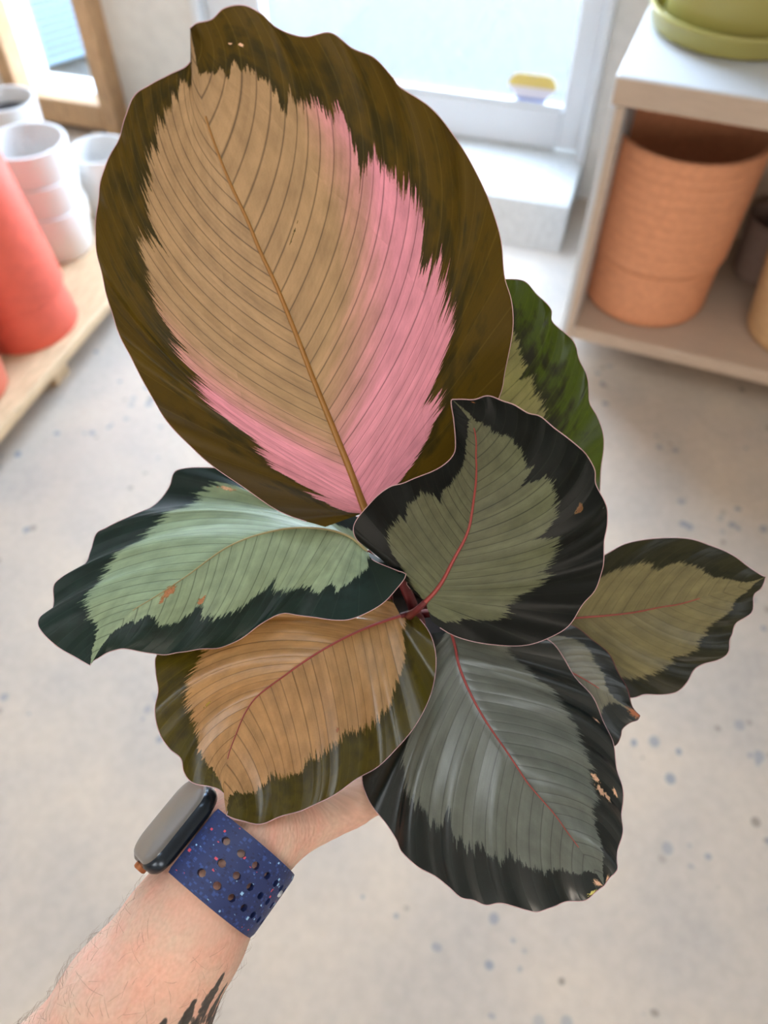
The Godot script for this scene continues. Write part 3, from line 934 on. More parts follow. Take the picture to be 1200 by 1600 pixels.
		"right": [26.3,162.1,4.5,32.4,162.0,-0.0,51.1,159.9,-7.8,75.9,154.5,-9.4,89.1,149.7,-3.7,99.5,145.3,3.8,109.7,141.0,11.2,117.2,136.9,19.3,123.6,132.3,30.3,129.0,130.4,43.9,133.2,129.1,54.8,134.4,128.1,66.2,134.7,127.3,76.4,133.5,126.7,86.8,133.5,126.5,91.7,129.6,126.5,100.3],
		"pale_left": [0.076,0.139,0.118,0.367,0.206,0.481,0.294,0.544,0.306,0.646,0.348,0.671,0.398,0.684,0.444,0.633,0.482,0.671,0.528,0.646,0.544,0.519,0.557,0.557,0.578,0.633,0.611,0.658,0.645,0.595,0.674,0.646,0.712,0.646,0.737,0.544,0.766,0.544,0.791,0.595,0.833,0.608,0.879,0.519,0.900,0.494,0.933,0.430,0.967,0.152,0.979,0.000],
		"pale_right": [0.114,0.127,0.126,0.367,0.177,0.481,0.260,0.506,0.331,0.494,0.348,0.582,0.457,0.532,0.503,0.595,0.565,0.620,0.632,0.633,0.691,0.608,0.745,0.646,0.791,0.582,0.845,0.582,0.891,0.582,0.954,0.532],
		"bow": [0.12, 0.14], "spread": [2, 0.6]},
		{"mid": [75.3,144.7,-26.3,83.1,145.6,-29.6,91.0,146.4,-32.7,99.0,147.0,-35.7,107.0,147.7,-38.5,115.0,148.4,-41.5,122.9,149.2,-44.7,130.6,150.2,-48.3,138.2,151.6,-51.8,146.1,153.5,-54.6,153.5,155.7,-58.2,160.8,158.1,-62.0,168.1,160.4,-65.7,175.3,162.8,-69.6,182.4,165.3,-73.7,189.4,167.9,-77.9],
		"left": [75.3,144.7,-26.3,76.5,151.8,-38.8,80.4,157.8,-49.7,89.1,163.2,-59.3,100.1,167.4,-66.7,108.7,171.5,-73.9,119.9,174.3,-79.0,132.6,175.4,-83.5,145.7,175.5,-86.0,158.2,174.4,-85.8,168.8,172.6,-83.9,178.8,170.2,-80.8,186.5,168.2,-78.1,189.4,167.9,-77.9],
		"right": [75.3,144.7,-26.3,84.7,138.4,-16.3,103.2,130.8,-4.9,118.8,127.4,-1.1,131.5,127.2,-3.1,138.4,128.3,-6.7,148.3,128.6,-9.2,155.4,130.1,-12.6,159.0,133.4,-18.2,161.7,137.2,-24.9,166.7,139.6,-28.9,173.5,141.9,-32.6,177.1,144.4,-36.9,177.1,147.9,-42.9,178.4,150.0,-46.8,179.2,153.2,-52.4,185.4,157.2,-59.2,185.6,162.0,-67.7,188.2,164.4,-71.8,189.4,167.9,-77.9],
		"pale_left": [0.114,0.468,0.344,0.430,0.394,0.468,0.469,0.481,0.523,0.532,0.595,0.456,0.624,0.468,0.645,0.570,0.695,0.582,0.762,0.532,0.850,0.405,0.896,0.367,0.937,0.203,0.979,0.000],
		"pale_right": [0.139,0.253,0.168,0.633,0.248,0.772,0.335,0.709,0.398,0.722,0.457,0.759,0.511,0.620,0.549,0.658,0.590,0.684,0.678,0.684,0.783,0.570,0.829,0.582,0.921,0.468,0.975,0.241],
		"bow": [0.12, 0.12], "spread": [2, 0.6]},
		{"mid": [53.3,146.2,-4.8,59.0,145.8,-4.5,64.6,145.4,-4.3,70.2,144.9,-3.9,75.9,144.4,-3.5,81.5,143.8,-2.9,87.1,143.2,-2.2,92.6,142.5,-1.2,98.1,141.7,-0.1,103.6,140.9,1.1,109.0,140.1,2.5,114.4,139.2,4.0,119.7,138.2,5.8,125.0,137.3,7.5,130.4,136.4,9.1,135.8,135.5,10.7],
		"left": [53.3,146.2,-4.8,56.9,148.5,-12.7,68.0,150.1,-20.8,82.0,149.9,-25.2,91.9,148.8,-25.9,101.9,146.4,-22.9,112.3,144.7,-17.7,119.9,141.9,-9.5,126.3,139.3,-1.5,131.8,136.4,7.7,135.8,135.5,10.7],
		"right": [53.3,146.2,-4.8,57.2,142.2,2.8,64.7,137.8,10.4,81.9,131.3,20.1,97.9,127.0,26.8,116.0,126.2,30.5,125.5,127.4,28.4,127.8,129.8,23.1,128.3,131.6,19.2,131.6,133.4,15.2,134.9,134.4,13.1,135.8,135.5,10.7],
		"pale_left": [0.206,0.215,0.264,0.506,0.390,0.696,0.578,0.633,0.737,0.532,0.916,0.000],
		"pale_right": [0.189,0.241,0.381,0.278,0.532,0.392,0.657,0.519,0.787,0.506,0.912,0.114],
		"bow": [0.12, 0.12], "spread": [2, 0.6]},
		{"mid": [30.5,175.2,-47.7,27.7,182.5,-53.7,25.0,189.8,-59.8,22.6,197.1,-66.0,20.5,204.4,-72.2,18.6,211.7,-78.5,16.8,219.1,-84.9,15.2,226.4,-91.3,13.7,233.8,-97.7,12.4,241.2,-104.1,11.3,248.5,-110.6,10.4,255.8,-117.2,9.8,263.2,-123.8,9.6,270.5,-130.4,10.4,277.6,-137.2,11.6,284.6,-144.0],
		"left": [30.5,175.2,-47.7,19.8,178.7,-48.8,6.6,192.7,-60.1,-6.0,212.9,-78.1,-12.8,233.3,-97.2,-13.2,255.7,-115.1,-6.1,274.9,-132.2,3.6,283.2,-141.2,11.6,284.6,-144.0],
		"right": [30.5,175.2,-47.7,44.3,172.5,-51.1,64.3,174.8,-62.1,81.2,181.5,-76.5,88.4,188.1,-86.5,88.5,194.1,-92.9,86.6,203.9,-102.7,84.5,210.3,-108.9,81.4,217.2,-115.3,77.4,223.0,-120.3,71.5,228.1,-123.9,68.6,233.0,-127.5,65.4,241.2,-133.2,59.2,248.2,-136.9,54.3,254.4,-140.3,48.0,259.4,-142.3,40.3,264.0,-143.2,38.4,268.3,-146.1,33.8,272.8,-148.1,27.3,276.9,-149.2,19.4,281.4,-150.0,11.6,284.6,-144.0],
		"pale_left": [0.085,0.291,0.156,0.532,0.498,0.304,0.641,0.405,0.774,0.443,0.883,0.392,0.950,0.013],
		"pale_right": [0.168,0.203,0.223,0.392,0.394,0.443,0.553,0.456,0.578,0.481,0.632,0.468,0.666,0.456,0.703,0.519,0.737,0.304,0.741,0.456,0.770,0.392,0.791,0.392,0.816,0.418,0.862,0.380,0.912,0.266,0.950,0.063],
		"bow": [0.14, 0.14], "spread": [2.2, 0.55]},
	]
	var looks := [
		{"label": "largest leaf, standing upright, pink centre, backlit tan and olive margin painted in", "seed": 11, "size": [720, 1100], "pale": Color8(147, 118, 84), "dark": Color8(72, 55, 13), "deep": Color8(46, 38, 14), "dark_vein": Color8(112, 96, 50), "blush": Color8(192, 124, 134), "blush_at": [0.44, 0.52], "blush_slope": [0.06, 0.36],  # tan and olive hold the backlight in the colour; the pink is pigment
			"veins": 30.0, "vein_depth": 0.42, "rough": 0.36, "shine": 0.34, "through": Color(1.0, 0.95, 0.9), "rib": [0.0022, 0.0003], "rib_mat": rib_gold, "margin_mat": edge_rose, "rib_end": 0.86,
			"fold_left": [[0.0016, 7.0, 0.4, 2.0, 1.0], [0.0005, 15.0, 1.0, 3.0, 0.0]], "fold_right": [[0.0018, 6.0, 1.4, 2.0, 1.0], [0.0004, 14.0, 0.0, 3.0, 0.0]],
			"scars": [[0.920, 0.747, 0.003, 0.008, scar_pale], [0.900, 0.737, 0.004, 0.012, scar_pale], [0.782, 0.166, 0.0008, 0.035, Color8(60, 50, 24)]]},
		{"label": "arching leaf with mint silver centre and a ragged blue green margin", "seed": 12, "size": [512, 760], "pale": Color8(134, 150, 122), "dark": Color8(24, 42, 37), "dark_vein": Color8(66, 86, 76), "veins": 26.0, "vein_depth": 0.40, "shine": 0.36, "rough": 0.38, "through": Color(0.55, 0.6, 0.4), "rib": [0.0008, 0.00015], "rib_mat": rib_pale, "margin_mat": edge_rose, "rib_end": 0.8,
			"fold_left": [[0.0022, 5.0, 0.4, 1.6, 1.0], [0.0004, 11.0, 1.0, 3.0, 0.0]], "fold_right": [[0.0026, 4.5, 1.4, 1.6, 1.0], [0.0004, 12.0, 0.0, 3.0, 0.0]],
			"scars": [[0.836, 0.061, 0.012, 0.06, scar], [0.736, 0.384, 0.008, 0.04, scar], [0.846, 0.131, 0.005, 0.025, scar], [0.285, -0.697, 0.006, 0.04, scar_pale]]},
		{"label": "cupped leaf with grey green centre, red midrib and near black margin", "seed": 13, "size": [512, 760], "pale": Color8(92, 94, 74), "dark": Color8(16, 20, 20), "dark_vein": Color8(56, 62, 50), "veins": 24.0, "vein_depth": 0.5, "rough": 0.38, "shine": 0.3, "through": Color(0.6, 0.65, 0.42), "rib": [0.0013, 0.00015], "rib_mat": rib_rose, "margin_mat": edge_rose, "rib_end": 0.85,
			"fold_left": [[0.0014, 5.0, 0.4, 2.0, 1.0]], "fold_right": [[0.0018, 6.0, 1.4, 2.0, 1.0], [0.0010, 13.0, 0.0, 3.0, 0.0]],
			"scars": [[0.522, 0.778, 0.010, 0.035, Color8(110, 74, 50)], [0.947, 0.808, 0.004, 0.03, scar]]},
		{"label": "hanging leaf with red midrib, backlit amber tan centre and olive margin painted in", "seed": 14, "size": [512, 760], "pale": Color8(184, 148, 102), "dark": Color8(84, 77, 20), "dark_vein": Color8(120, 110, 50), "veins": 24.0, "vein_depth": 0.36, "shine": 0.6, "rough": 0.24, "through": Color(1.0, 0.88, 0.7), "rib": [0.0009, 0.00015], "rib_mat": rib_rose, "margin_mat": edge_rose, "rib_end": 0.82,  # pale and dark are raised to paint in light coming through from behind
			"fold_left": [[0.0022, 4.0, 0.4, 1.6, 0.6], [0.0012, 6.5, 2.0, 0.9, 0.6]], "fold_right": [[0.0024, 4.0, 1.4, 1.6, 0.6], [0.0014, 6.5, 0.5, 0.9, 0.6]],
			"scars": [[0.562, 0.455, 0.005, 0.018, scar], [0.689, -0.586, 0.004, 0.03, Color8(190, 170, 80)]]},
		{"label": "broad leaf with silver centre, red midrib and scorched spots on dark margin", "seed": 15, "size": [512, 760], "pale": Color8(92, 97, 90), "dark": Color8(11, 23, 24), "dark_vein": Color8(50, 66, 62), "veins": 24.0, "vein_depth": 0.42, "shine": 0.55, "rough": 0.28, "through": Color(0.4, 0.45, 0.35), "rib": [0.0009, 0.00015], "rib_mat": rib_rose, "margin_mat": edge_rose, "rib_end": 0.86,
			"fold_left": [[0.0021, 7.5, 0.4, 1.0, 0.5], [0.0016, 3.0, 0.6, 1.5, 0.0]], "fold_right": [[0.0021, 6.5, 1.4, 1.0, 0.5], [0.0016, 2.5, 0.2, 1.5, 0.0]],
			"scars": [[0.706, 0.707, 0.014, 0.05, scar_pale], [0.676, 0.657, 0.010, 0.04, scar_pale], [0.706, 0.788, 0.010, 0.04, scar_pale], [0.659, 0.889, 0.010, 0.03, scar_pale], [0.405, 0.879, 0.008, 0.03, scar_pale], [0.985, -0.5, 0.012, 0.2, scar_pale], [0.955, -0.93, 0.016, 0.05, Color8(206, 196, 110)], [0.97, 0.9, 0.012, 0.07, scar_pale]]},
		{"label": "outstretched leaf with grey olive centre and upturned dark margin", "seed": 16, "size": [448, 600], "pale": Color8(108, 101, 74), "dark": Color8(38, 38, 23), "dark_vein": Color8(76, 76, 48), "veins": 20.0, "vein_depth": 0.3, "shine": 0.36, "rough": 0.36, "through": Color(0.7, 0.65, 0.4), "rib": [0.0007, 0.00015], "rib_mat": rib_rose, "margin_mat": edge_rose, "rib_end": 0.7,
			"fold_left": [[0.0014, 4.0, 0.4, 2.0, 0.6]], "fold_right": [[0.0016, 5.0, 1.4, 1.6, 0.6]]},
		{"label": "small leaf tucked under the silver one, with a brown withered tip", "seed": 17, "size": [320, 420], "pale": Color8(100, 98, 82), "dark": Color8(18, 26, 25), "dark_vein": Color8(50, 62, 56), "veins": 16.0, "vein_depth": 0.3, "rough": 0.36, "through": Color(0.4, 0.4, 0.3), "rib": [0.0007, 0.00015], "rib_mat": rib_rose, "margin_mat": stem_m, "rib_end": 0.7,
			"fold_left": [[0.0012, 4.0, 0.4, 2.0, 0.6]], "fold_right": [[0.0012, 4.0, 1.4, 1.6, 0.6]], "scars": [[0.985, 0.0, 0.03, 0.9, Color8(150, 84, 44)]]},
		{"label": "half hidden leaf, wavy margin painted green for light shining through, pale pink streak", "seed": 18, "size": [448, 600], "pale": Color8(124, 112, 96), "dark": Color8(60, 70, 14), "deep": Color8(26, 24, 17), "dark_vein": Color8(104, 108, 50), "blush": Color8(206, 140, 120), "blush_at": [0.2, 0.42], "blush_slope": [0.0, 0.1], "veins": 22.0, "vein_depth": 0.4, "rough": 0.32, "through": Color(0.85, 0.9, 0.4), "rib": [0.0007, 0.00015], "rib_mat": rib_pale, "margin_mat": edge_rose, "rib_end": 0.85,  # green dark tone paints light passing through the thin margin
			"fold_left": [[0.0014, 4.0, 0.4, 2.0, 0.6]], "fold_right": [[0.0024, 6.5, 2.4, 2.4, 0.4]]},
	]
	for i in leaf_data.size():
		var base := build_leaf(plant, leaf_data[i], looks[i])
		# leaf stalk from the soil to the blade
		var d: Dictionary = leaf_data[i]
		var mp := v3(d.mid)
		var root := Vector3(cos(i * 2.4) * 0.012, 0.104, sin(i * 2.4) * 0.012)
		var dir: Vector3 = (mp[1] - mp[0]).normalized()
		var c1 := root + Vector3(0, (base.y - root.y) * 0.6, 0)
		var c2 := base - dir * minf(0.022, (base - root).length() * 0.35)
		var ps := []
		var rs := []
		for k in 17:
			var f := k / 16.0
			ps.append(root.bezier_interpolate(c1, c2, base, f))
			rs.append(lerpf(0.0048, 0.0015, pow(f, 0.7)))
		st = Mesher.new()
		st.tube(ps, rs, 10)
		put("stalk", st, stem_m, plant)

	# ------------------------------------------------------------ the arm and hand
	var P := PB + Vector3(0, 0.05, 0)      # middle of the pot
	var toward := Vector3(0.2412, 0.9539, 0.1788)
	var A := [Vector3(-0.250, 0.730, 0.195), Vector3(-0.160, 0.859, 0.040), Vector3(-0.130, 0.900, -0.015), Vector3(-0.116, 0.922, -0.049), Vector3(-0.105, 0.941, -0.082)]
	var AR := [0.040, 0.037, 0.0312, 0.0245, 0.0195]
	for i in 4:
		for s in [-1.0, 1.0]:
			var o0: Vector3 = toward * s * AR[i] * 0.28
			var o1: Vector3 = toward * s * AR[i + 1] * 0.36
			bones.append([A[i] + o0, A[i + 1] + o1, AR[i], AR[i + 1]])
	var W: Vector3 = A[4]
	# back of the hand: four long bones from the wrist to the knuckles by the pot's rim
	var away := Vector3(P.x, 0, P.z)
	var knuck := [Vector3(-0.112, 0.905, -0.168), Vector3(-0.116, 0.888, -0.160), Vector3(-0.112, 0.872, -0.150), Vector3(-0.103, 0.858, -0.140)]
	for k in 4:
		bones.append([W + toward * (0.006 - k * 0.006), knuck[k], 0.0185, 0.0125])
	var reach := [0.98, 1.06, 1.0, 0.8]
	for k in 4:
		# each finger lies round the pot's far side, bent at its joints
		var h: float = knuck[k].y - PB.y - 0.012
		var pr := 0.038 + 0.010 * clampf(h / 0.08, 0.0, 1.0) + 0.0098
		var a0 := atan2(knuck[k].z - P.z, knuck[k].x - P.x)
		var pts := [knuck[k]]
		var ang := [0.75, 1.30, 1.72]
		for j in 3:
			var a: float = a0 + ang[j] * reach[k]
			pts.append(Vector3(P.x + cos(a) * pr, PB.y + h - 0.004 * j, P.z + sin(a) * pr))
		var rr := [0.0098, 0.0092, 0.0084, 0.0074]
		var chain := []
		for j in 3: chain.append([pts[j], pts[j + 1], rr[j], rr[j + 1]])
		digits.append(chain)
	var thumb := [W + Vector3(0.016, 0.004, -0.020), Vector3(-0.062, 0.921, -0.132), Vector3(-0.026, 0.903, -0.160), Vector3(-0.004, 0.884, -0.182)]
	bones.append([thumb[0], thumb[1], 0.0200, 0.0165])
	digits.append([[thumb[1], thumb[2], 0.0140, 0.0108], [thumb[2], thumb[3], 0.0108, 0.0086]])
	var axis: Vector3 = (A[4] - A[2]).normalized()
	var front := (toward - axis * toward.dot(axis)).normalized()
	var beside := axis.cross(front).normalized()      # to the thumb's side
	if beside.x < 0.0: beside = -beside
	var skin_uv := func(p: Vector3) -> Vector2:
		var q := p - W
		return Vector2(atan2(q.dot(beside), q.dot(front)) / TAU + 0.5, 0.5 - q.dot(axis) / 0.32)
	var body := field_mesh(Vector3(-0.275, 0.735, -0.300), Vector3(0.025, 0.985, 0.175), 0.0036, skin_uv)
	look_near(W, 9.0)
	var person := thing("person", "bare forearm with dark tattoo and fine hair, hand gripping the plant's pot", "person")
	# skin with a tattoo of dark fir shapes
	var tw := 768
	var th := 768
	var skin := PackedByteArray()
	skin.resize(tw * th * 3)
	var sn := FastNoiseLite.new()
	sn.seed = 4
	sn.frequency = 0.015
	sn.fractal_octaves = 5
	var sk := sn.get_seamless_image(tw, th).get_data()
	sn.seed = 9
	sn.frequency = 0.12
	var sf := sn.get_seamless_image(tw, th).get_data()
	for i in tw * th:
		var a := (sk[i] - 128) / 128.0
		var b := (sf[i] - 128) / 128.0
		skin[i * 3] = int(clampf(222 + 10 * b - 6 * a, 0, 255))
		skin[i * 3 + 1] = int(clampf(178 + 8 * a + 10 * b, 0, 255))
		skin[i * 3 + 2] = int(clampf(158 + 8 * a + 10 * b, 0, 255))
	var rng := RandomNumberGenerator.new()
	rng.seed = 77
	var blots := []
	for tree in [[0.560, 0.82, 0.135, 0.050], [0.600, 0.82, 0.165, 0.054], [0.640, 0.82, 0.205, 0.056], [0.684, 0.82, 0.180, 0.056], [0.725, 0.82, 0.170, 0.056], [0.770, 0.82, 0.170, 0.056]]:
		for k in 520:      # needles in tufts, the spread narrowing to the top
			var f := rng.randf()
			var half: float = tree[3] * pow(1.0 - f, 0.8) * (0.55 + 0.45 * absf(sin(f * 19.0 + tree[0] * 90.0)))
			blots.append([tree[0] + rng.randf_range(-half, half), tree[1] - tree[2] * f + absf(rng.randf_range(-half, half)) * 0.3, rng.randf_range(1.4, 4.2)])
	for q in blots:
		var r := int(q[2]) + 2
		for y in range(-r, r + 1):
			for x in range(-r, r + 1):
				var w := clampf(q[2] + 0.5 - sqrt(x * x + y * y), 0.0, 1.0) * 0.75
				if w <= 0.0: continue
				var o: int = (clampi(int(q[1] * th) + y, 0, th - 1) * tw + clampi(int(q[0] * tw) + x, 0, tw - 1)) * 3
				skin[o] = int(lerpf(skin[o], 74, w)); skin[o + 1] = int(lerpf(skin[o + 1], 70, w)); skin[o + 2] = int(lerpf(skin[o + 2], 68, w))
	var skin_m := StandardMaterial3D.new()
	skin_m.albedo_texture = ImageTexture.create_from_image(Image.create_from_data(tw, th, false, Image.FORMAT_RGB8, skin))
	skin_m.roughness = 0.55
	skin_m.metallic_specular = 0.4
	skin_m.subsurf_scatter_enabled = true
	skin_m.subsurf_scatter_strength = 0.12
	var pores := noise_tex(6, 0.12, Color(0, 0, 0), Color(1, 1, 1), 3, 512)
	skin_m.heightmap_enabled = true
	skin_m.heightmap_texture = pores
	skin_m.heightmap_scale = 0.03
	put("body", body, skin_m, person)
	# hairs of the forearm
	var hs := Mesher.new()
	var picked := 0
	for tries in 14000:
		if picked >= 1500: break
		var i := rng.randi_range(0, body.v.size() - 1)
		var q: Vector3 = body.v[i] - W
		var down := -q.dot(axis)
		if down < 0.028 or down > 0.24: continue
		if body.n[i].dot(front) < -0.35: continue
		if rng.randf() > 0.35 + 0.65 * smoothstep(0.03, 0.11, down): continue
		picked += 1
		var p: Vector3 = body.v[i] + Vector3(rng.randf_range(-1, 1), rng.randf_range(-1, 1), rng.randf_range(-1, 1)) * 0.0012
		p -= body.n[i] * body_field(p)
		var dir := (axis * rng.randf_range(-0.2, 1.0) - beside * rng.randf_range(-0.5, 1.1)).normalized()
		dir = (dir - body.n[i] * dir.dot(body.n[i])).normalized()
		var ln := rng.randf_range(0.005, 0.011)
		var ps := []
		for k in 4:
			var f := k / 3.0
			ps.append(p + dir * ln * f + body.n[i] * (0.0022 * sin(f * PI * 0.8)) + beside * 0.0012 * f * f * rng.randf_range(-1, 1))
		hs.tube(ps, [0.00005, 0.000045, 0.000035, 0.00001], 3)
	var hair := put("arm_hair", hs, mat(104, 74, 54, 0.5), person)
	hair.set_meta("kind", "stuff")

	# ------------------------------------------------------------ the watch
	var wax := Vector3(0.3178, 0.0965, -0.9432)
	var WC := Vector3(-0.1041, 0.9384, -0.0772)      # middle of the strap
	var wfront := (toward - wax * toward.dot(wax)).normalized()
	var wside := wax.cross(wfront).normalized()
	if wside.x < 0.0: wside = -wside
	var outn := (-wside * 0.91 + wfront * 0.41).normalized()      # the way the watch face looks
	var sidev := wax.cross(outn).normalized()
	if sidev.dot(wfront) < 0.0: sidev = -sidev
	var watch := thing("wristwatch", "smart watch with perforated navy sports strap flecked blue and red, on the wrist", "watch")
	# loop of the strap round the wrist, found on the arm's own surface
	var loop := []
	var loops := 96
	for k in loops:
		var a := TAU * k / loops
		var dirv := outn * cos(a) + sidev * sin(a)
		var r := 0.02
		for it in 24:
			var f := body_field(WC + dirv * r)
			if f > -0.0002: break
			r += maxf(-f, 0.0004)
		loop.append(r + 0.0006)
	for it in 6:
		var nl := []
		for k in loops: nl.append((loop[posmod(k - 1, loops)] + loop[k] * 2.0 + loop[(k + 1) % loops]) / 4.0)
		loop = nl
	var ring_at := func(f: float, w: float, lift: float) -> Vector3:      # f: turns round the wrist, w: along the arm
		var x := fposmod(f, 1.0) * loops
		var i := int(x)
		var r: float = lerpf(loop[i % loops], loop[(i + 1) % loops], x - i) + lift
		var a := f * TAU
		return WC + (outn * cos(a) + sidev * sin(a)) * r + wax * w
	var strap_m := StandardMaterial3D.new()
	var sw := 1024
	var sh := 192
	var simg := Image.create_empty(sw, sh, false, Image.FORMAT_RGB8)
	simg.fill(Color8(30, 47, 98))
	for k in 1500:
		var c := Color8(48, 74, 136)
		var pick := rng.randf()
		if pick > 0.955: c = Color8(206, 72, 92)
		elif pick > 0.91: c = Color8(150, 196, 232)
		elif pick > 0.5: c = Color8(26, 38, 82)
		var wd := rng.randi_range(3, 9)
		simg.fill_rect(Rect2i(rng.randi_range(0, sw), rng.randi_range(0, sh), wd, maxi(2, wd - rng.randi_range(0, 5))), c)
	strap_m.albedo_texture = ImageTexture.create_from_image(simg)
	strap_m.roughness = 0.5
	st = Mesher.new()
	var cells := 20
	var f0 := 0.085
	var f1 := 0.915
	var rowsw := [-0.0168, -0.0123, -0.0041, 0.0041, 0.0123, 0.0168]
	for band in 5:
		var w0: float = rowsw[band]
		var w1: float = rowsw[band + 1]
		var shift := 2 if band == 2 else 0
		for c in range(-1, cells + 1):
			var q0 := clampi(c * 4 + shift, 0, cells * 4)
			var q1 := clampi(c * 4 + 4 + shift, 0, cells * 4)
			if q1 <= q0: continue
			var holes := band in [1, 2, 3] and q1 - q0 == 4 and c > 0 and c < cells - 1
			var border := []
			for k in q1 - q0: border.append(Vector2(q0 + k, w0))
			for k in 2: border.append(Vector2(q1, lerpf(w0, w1, k / 2.0)))
			for k in q1 - q0: border.append(Vector2(q1 - k, w1))
			for k in 2: border.append(Vector2(q0, lerpf(w1, w0, k / 2.0)))
			var mid := Vector2((q0 + q1) / 2.0, (w0 + w1) / 2.0)
			for layer in 2:
				var lift := 0.0034 if layer == 0 else 0.0
				var ids := []
				var inner := []
				var rim := []
				for b in border:
					var f: float = lerpf(f0, f1, b.x / (cells * 4.0))
					var edge_drop := 0.0007 if (layer == 0 and absf(b.y) > 0.0167) else 0.0
					var p: Vector3 = ring_at.call(f, b.y, lift - edge_drop)
					var nn: Vector3 = (p - WC - wax * (p - WC).dot(wax)).normalized() * (1.0 if layer == 0 else -1.0)
					ids.append(st.vert(p, nn, Vector2(b.x / (cells * 4.0), b.y / 0.0336 + 0.5)))
					if holes:
						var d: Vector2 = b - mid
						var a := atan2(d.y / 0.0042, d.x / 2.0)
						var hq := mid + Vector2(cos(a) * 0.95, sin(a) * 0.0017)
						var fh: float = lerpf(f0, f1, hq.x / (cells * 4.0))
						var ph: Vector3 = ring_at.call(fh, hq.y, lift)
						inner.append(st.vert(ph, nn, Vector2(hq.x / (cells * 4.0), hq.y / 0.0336 + 0.5)))
						if layer == 0:
							var hc: Vector3 = ring_at.call(lerpf(f0, f1, mid.x / (cells * 4.0)), mid.y, lift)
							var wn := (hc - ph).normalized()
							rim.append([st.vert(ph, wn, Vector2.ZERO), st.vert(ring_at.call(fh, hq.y, 0.0), wn, Vector2.ZERO)])
				var nb := ids.size()
				if holes:
					for k in nb: st.quad(ids[k], ids[(k + 1) % nb], inner[(k + 1) % nb], inner[k])
					if layer == 0:
						for k in nb: st.quad(rim[k][0], rim[(k + 1) % nb][0], rim[(k + 1) % nb][1], rim[k][1])
				else:
					var cf: float = lerpf(f0, f1, mid.x / (cells * 4.0))
					var pc: Vector3 = ring_at.call(cf, mid.y, lift)
					var nc: Vector3 = (pc - WC - wax * (pc - WC).dot(wax)).normalized() * (1.0 if layer == 0 else -1.0)
					var ci := st.vert(pc, nc, Vector2(mid.x / (cells * 4.0), mid.y / 0.0336 + 0.5))
					for k in nb: st.tri(ids[k], ids[(k + 1) % nb], ci)
	# the strap's two long edges
	for w in [-0.0168, 0.0168]:
		var prev := []
		for k in cells * 4 + 1:
			var f: float = lerpf(f0, f1, k / (cells * 4.0))
			var row := [st.vert(ring_at.call(f, w, 0.0027), wax * signf(w), Vector2(k / (cells * 4.0), 0.02)), st.vert(ring_at.call(f, w, 0.0), wax * signf(w), Vector2(k / (cells * 4.0), 0.04))]
			if k > 0: st.quad(prev[0], row[0], row[1], prev[1])
			prev = row
	var strap := put("strap", st, strap_m, watch)
	strap.set_meta("label", "navy strap with rows of round holes")
	st = Mesher.new()
	var pin_c: Vector3 = ring_at.call(0.37, 0.006, 0.0034)
	var pin_n: Vector3 = (pin_c - WC - wax * (pin_c - WC).dot(wax)).normalized()
	st.tube([pin_c - pin_n * 0.001, pin_c + pin_n * 0.0006, pin_c + pin_n * 0.001], [0.0017, 0.0017, 0.0010], 16)
	put("clasp_stud", st, mat(190, 196, 202, 0.25), watch)
	# case: a rounded slab, domed glass
	var lift_c: float = loop[0] + 0.0005
	var cc := WC + outn * lift_c
	var rounded := func(hx: float, hy: float, r: float, n: int) -> Array:
		var out := []
		for corner in 4:
			var sx := 1.0 if corner in [0, 3] else -1.0
			var sy := 1.0 if corner in [0, 1] else -1.0
			for k in n:
				var a := (corner + k / float(n - 1)) * PI / 2.0
				out.append(Vector2(sx * (hx - r) + cos(a) * r, sy * (hy - r) + sin(a) * r))
		return out
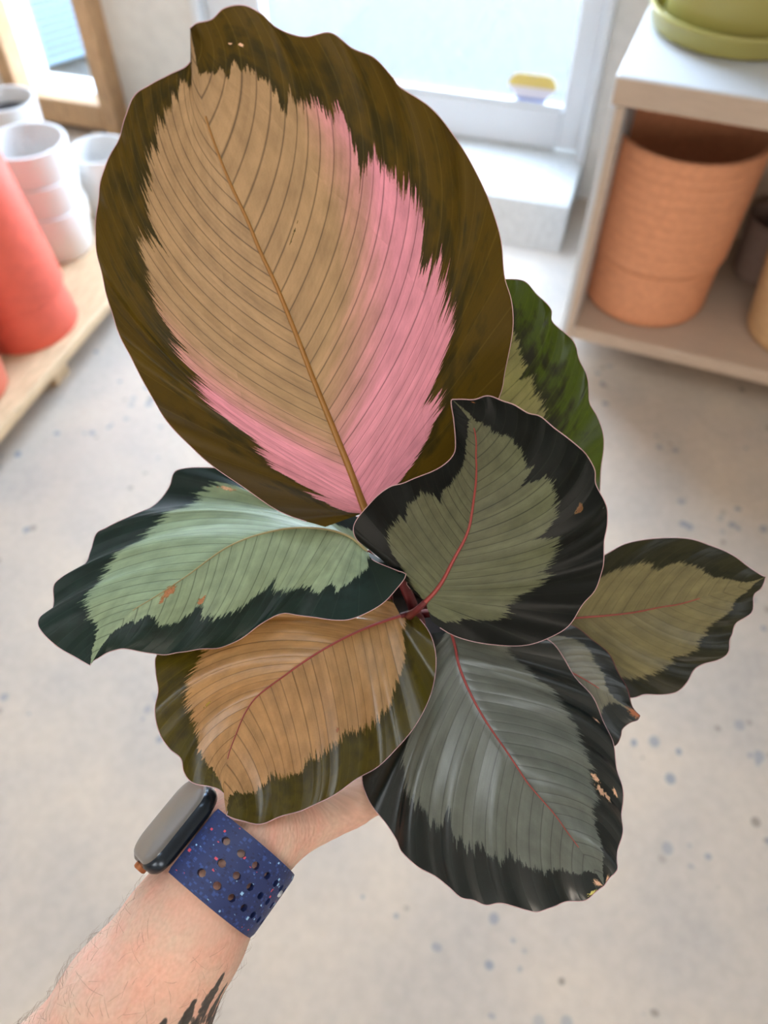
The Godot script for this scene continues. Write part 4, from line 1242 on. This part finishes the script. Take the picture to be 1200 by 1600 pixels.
	var slab := func(profile: Array) -> Mesher:      # profile: [inset, height] from bottom to top
		var ms := Mesher.new()
		var rings := []
		for i in profile.size():
			var o: Array = rounded.call(0.0225 - profile[i][0], 0.0190 - profile[i][0], 0.0105 - profile[i][0] * 0.6, 8)
			var d0: Array = profile[maxi(i - 1, 0)]
			var d1: Array = profile[mini(i + 1, profile.size() - 1)]
			var slope := Vector2(d1[1] - d0[1], d1[0] - d0[0]).normalized()
			var ids := []
			for k in o.size():
				var prv: Vector2 = o[posmod(k - 1, o.size())]
				var nxt: Vector2 = o[(k + 1) % o.size()]
				var tg := (nxt - prv).normalized()
				var on := Vector2(tg.y, -tg.x)
				if on.dot(o[k]) < 0.0: on = -on
				var nn: Vector3 = (wax * on.x + sidev * on.y) * slope.x + outn * slope.y
				ids.append(ms.vert(cc + wax * o[k].x + sidev * o[k].y + outn * profile[i][1], nn.normalized()))
			rings.append(ids)
		for i in rings.size() - 1:
			var m2: int = rings[i].size()
			for k in m2: ms.quad(rings[i][k], rings[i][(k + 1) % m2], rings[i + 1][(k + 1) % m2], rings[i + 1][k])
		for e in [0, rings.size() - 1]:
			var sg := -1.0 if e == 0 else 1.0
			var c: int = ms.vert(cc + outn * profile[e][1], outn * sg)
			var m3: int = rings[e].size()
			for k in m3: ms.tri(c, rings[e][k], rings[e][(k + 1) % m3])
		return ms
	var steel := mat(46, 54, 64, 0.25)
	steel.metallic = 0.8
	put("case", slab.call([[0.004, -0.0015], [0.001, 0.000], [0.0, 0.002], [0.0, 0.0058], [0.0012, 0.0072]]), steel, watch)
	var screen := mat(92, 86, 82, 0.12)  # grey base colour paints the ceiling reflected in black glass
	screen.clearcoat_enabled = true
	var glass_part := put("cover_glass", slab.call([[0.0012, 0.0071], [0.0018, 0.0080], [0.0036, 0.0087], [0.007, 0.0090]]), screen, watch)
	glass_part.set_meta("label", "glossy cover glass, screen off, ceiling reflection painted as grey")
	st = Mesher.new()
	st.tube([cc - wax * 0.0222 + outn * 0.0038, cc - wax * 0.0242 + outn * 0.0038, cc - wax * 0.0248 + outn * 0.0038], [0.0032, 0.0032, 0.0024], 20)
	var crown_m := mat(176, 112, 76, 0.3)
	crown_m.metallic = 0.9
	put("crown", st, crown_m, watch)
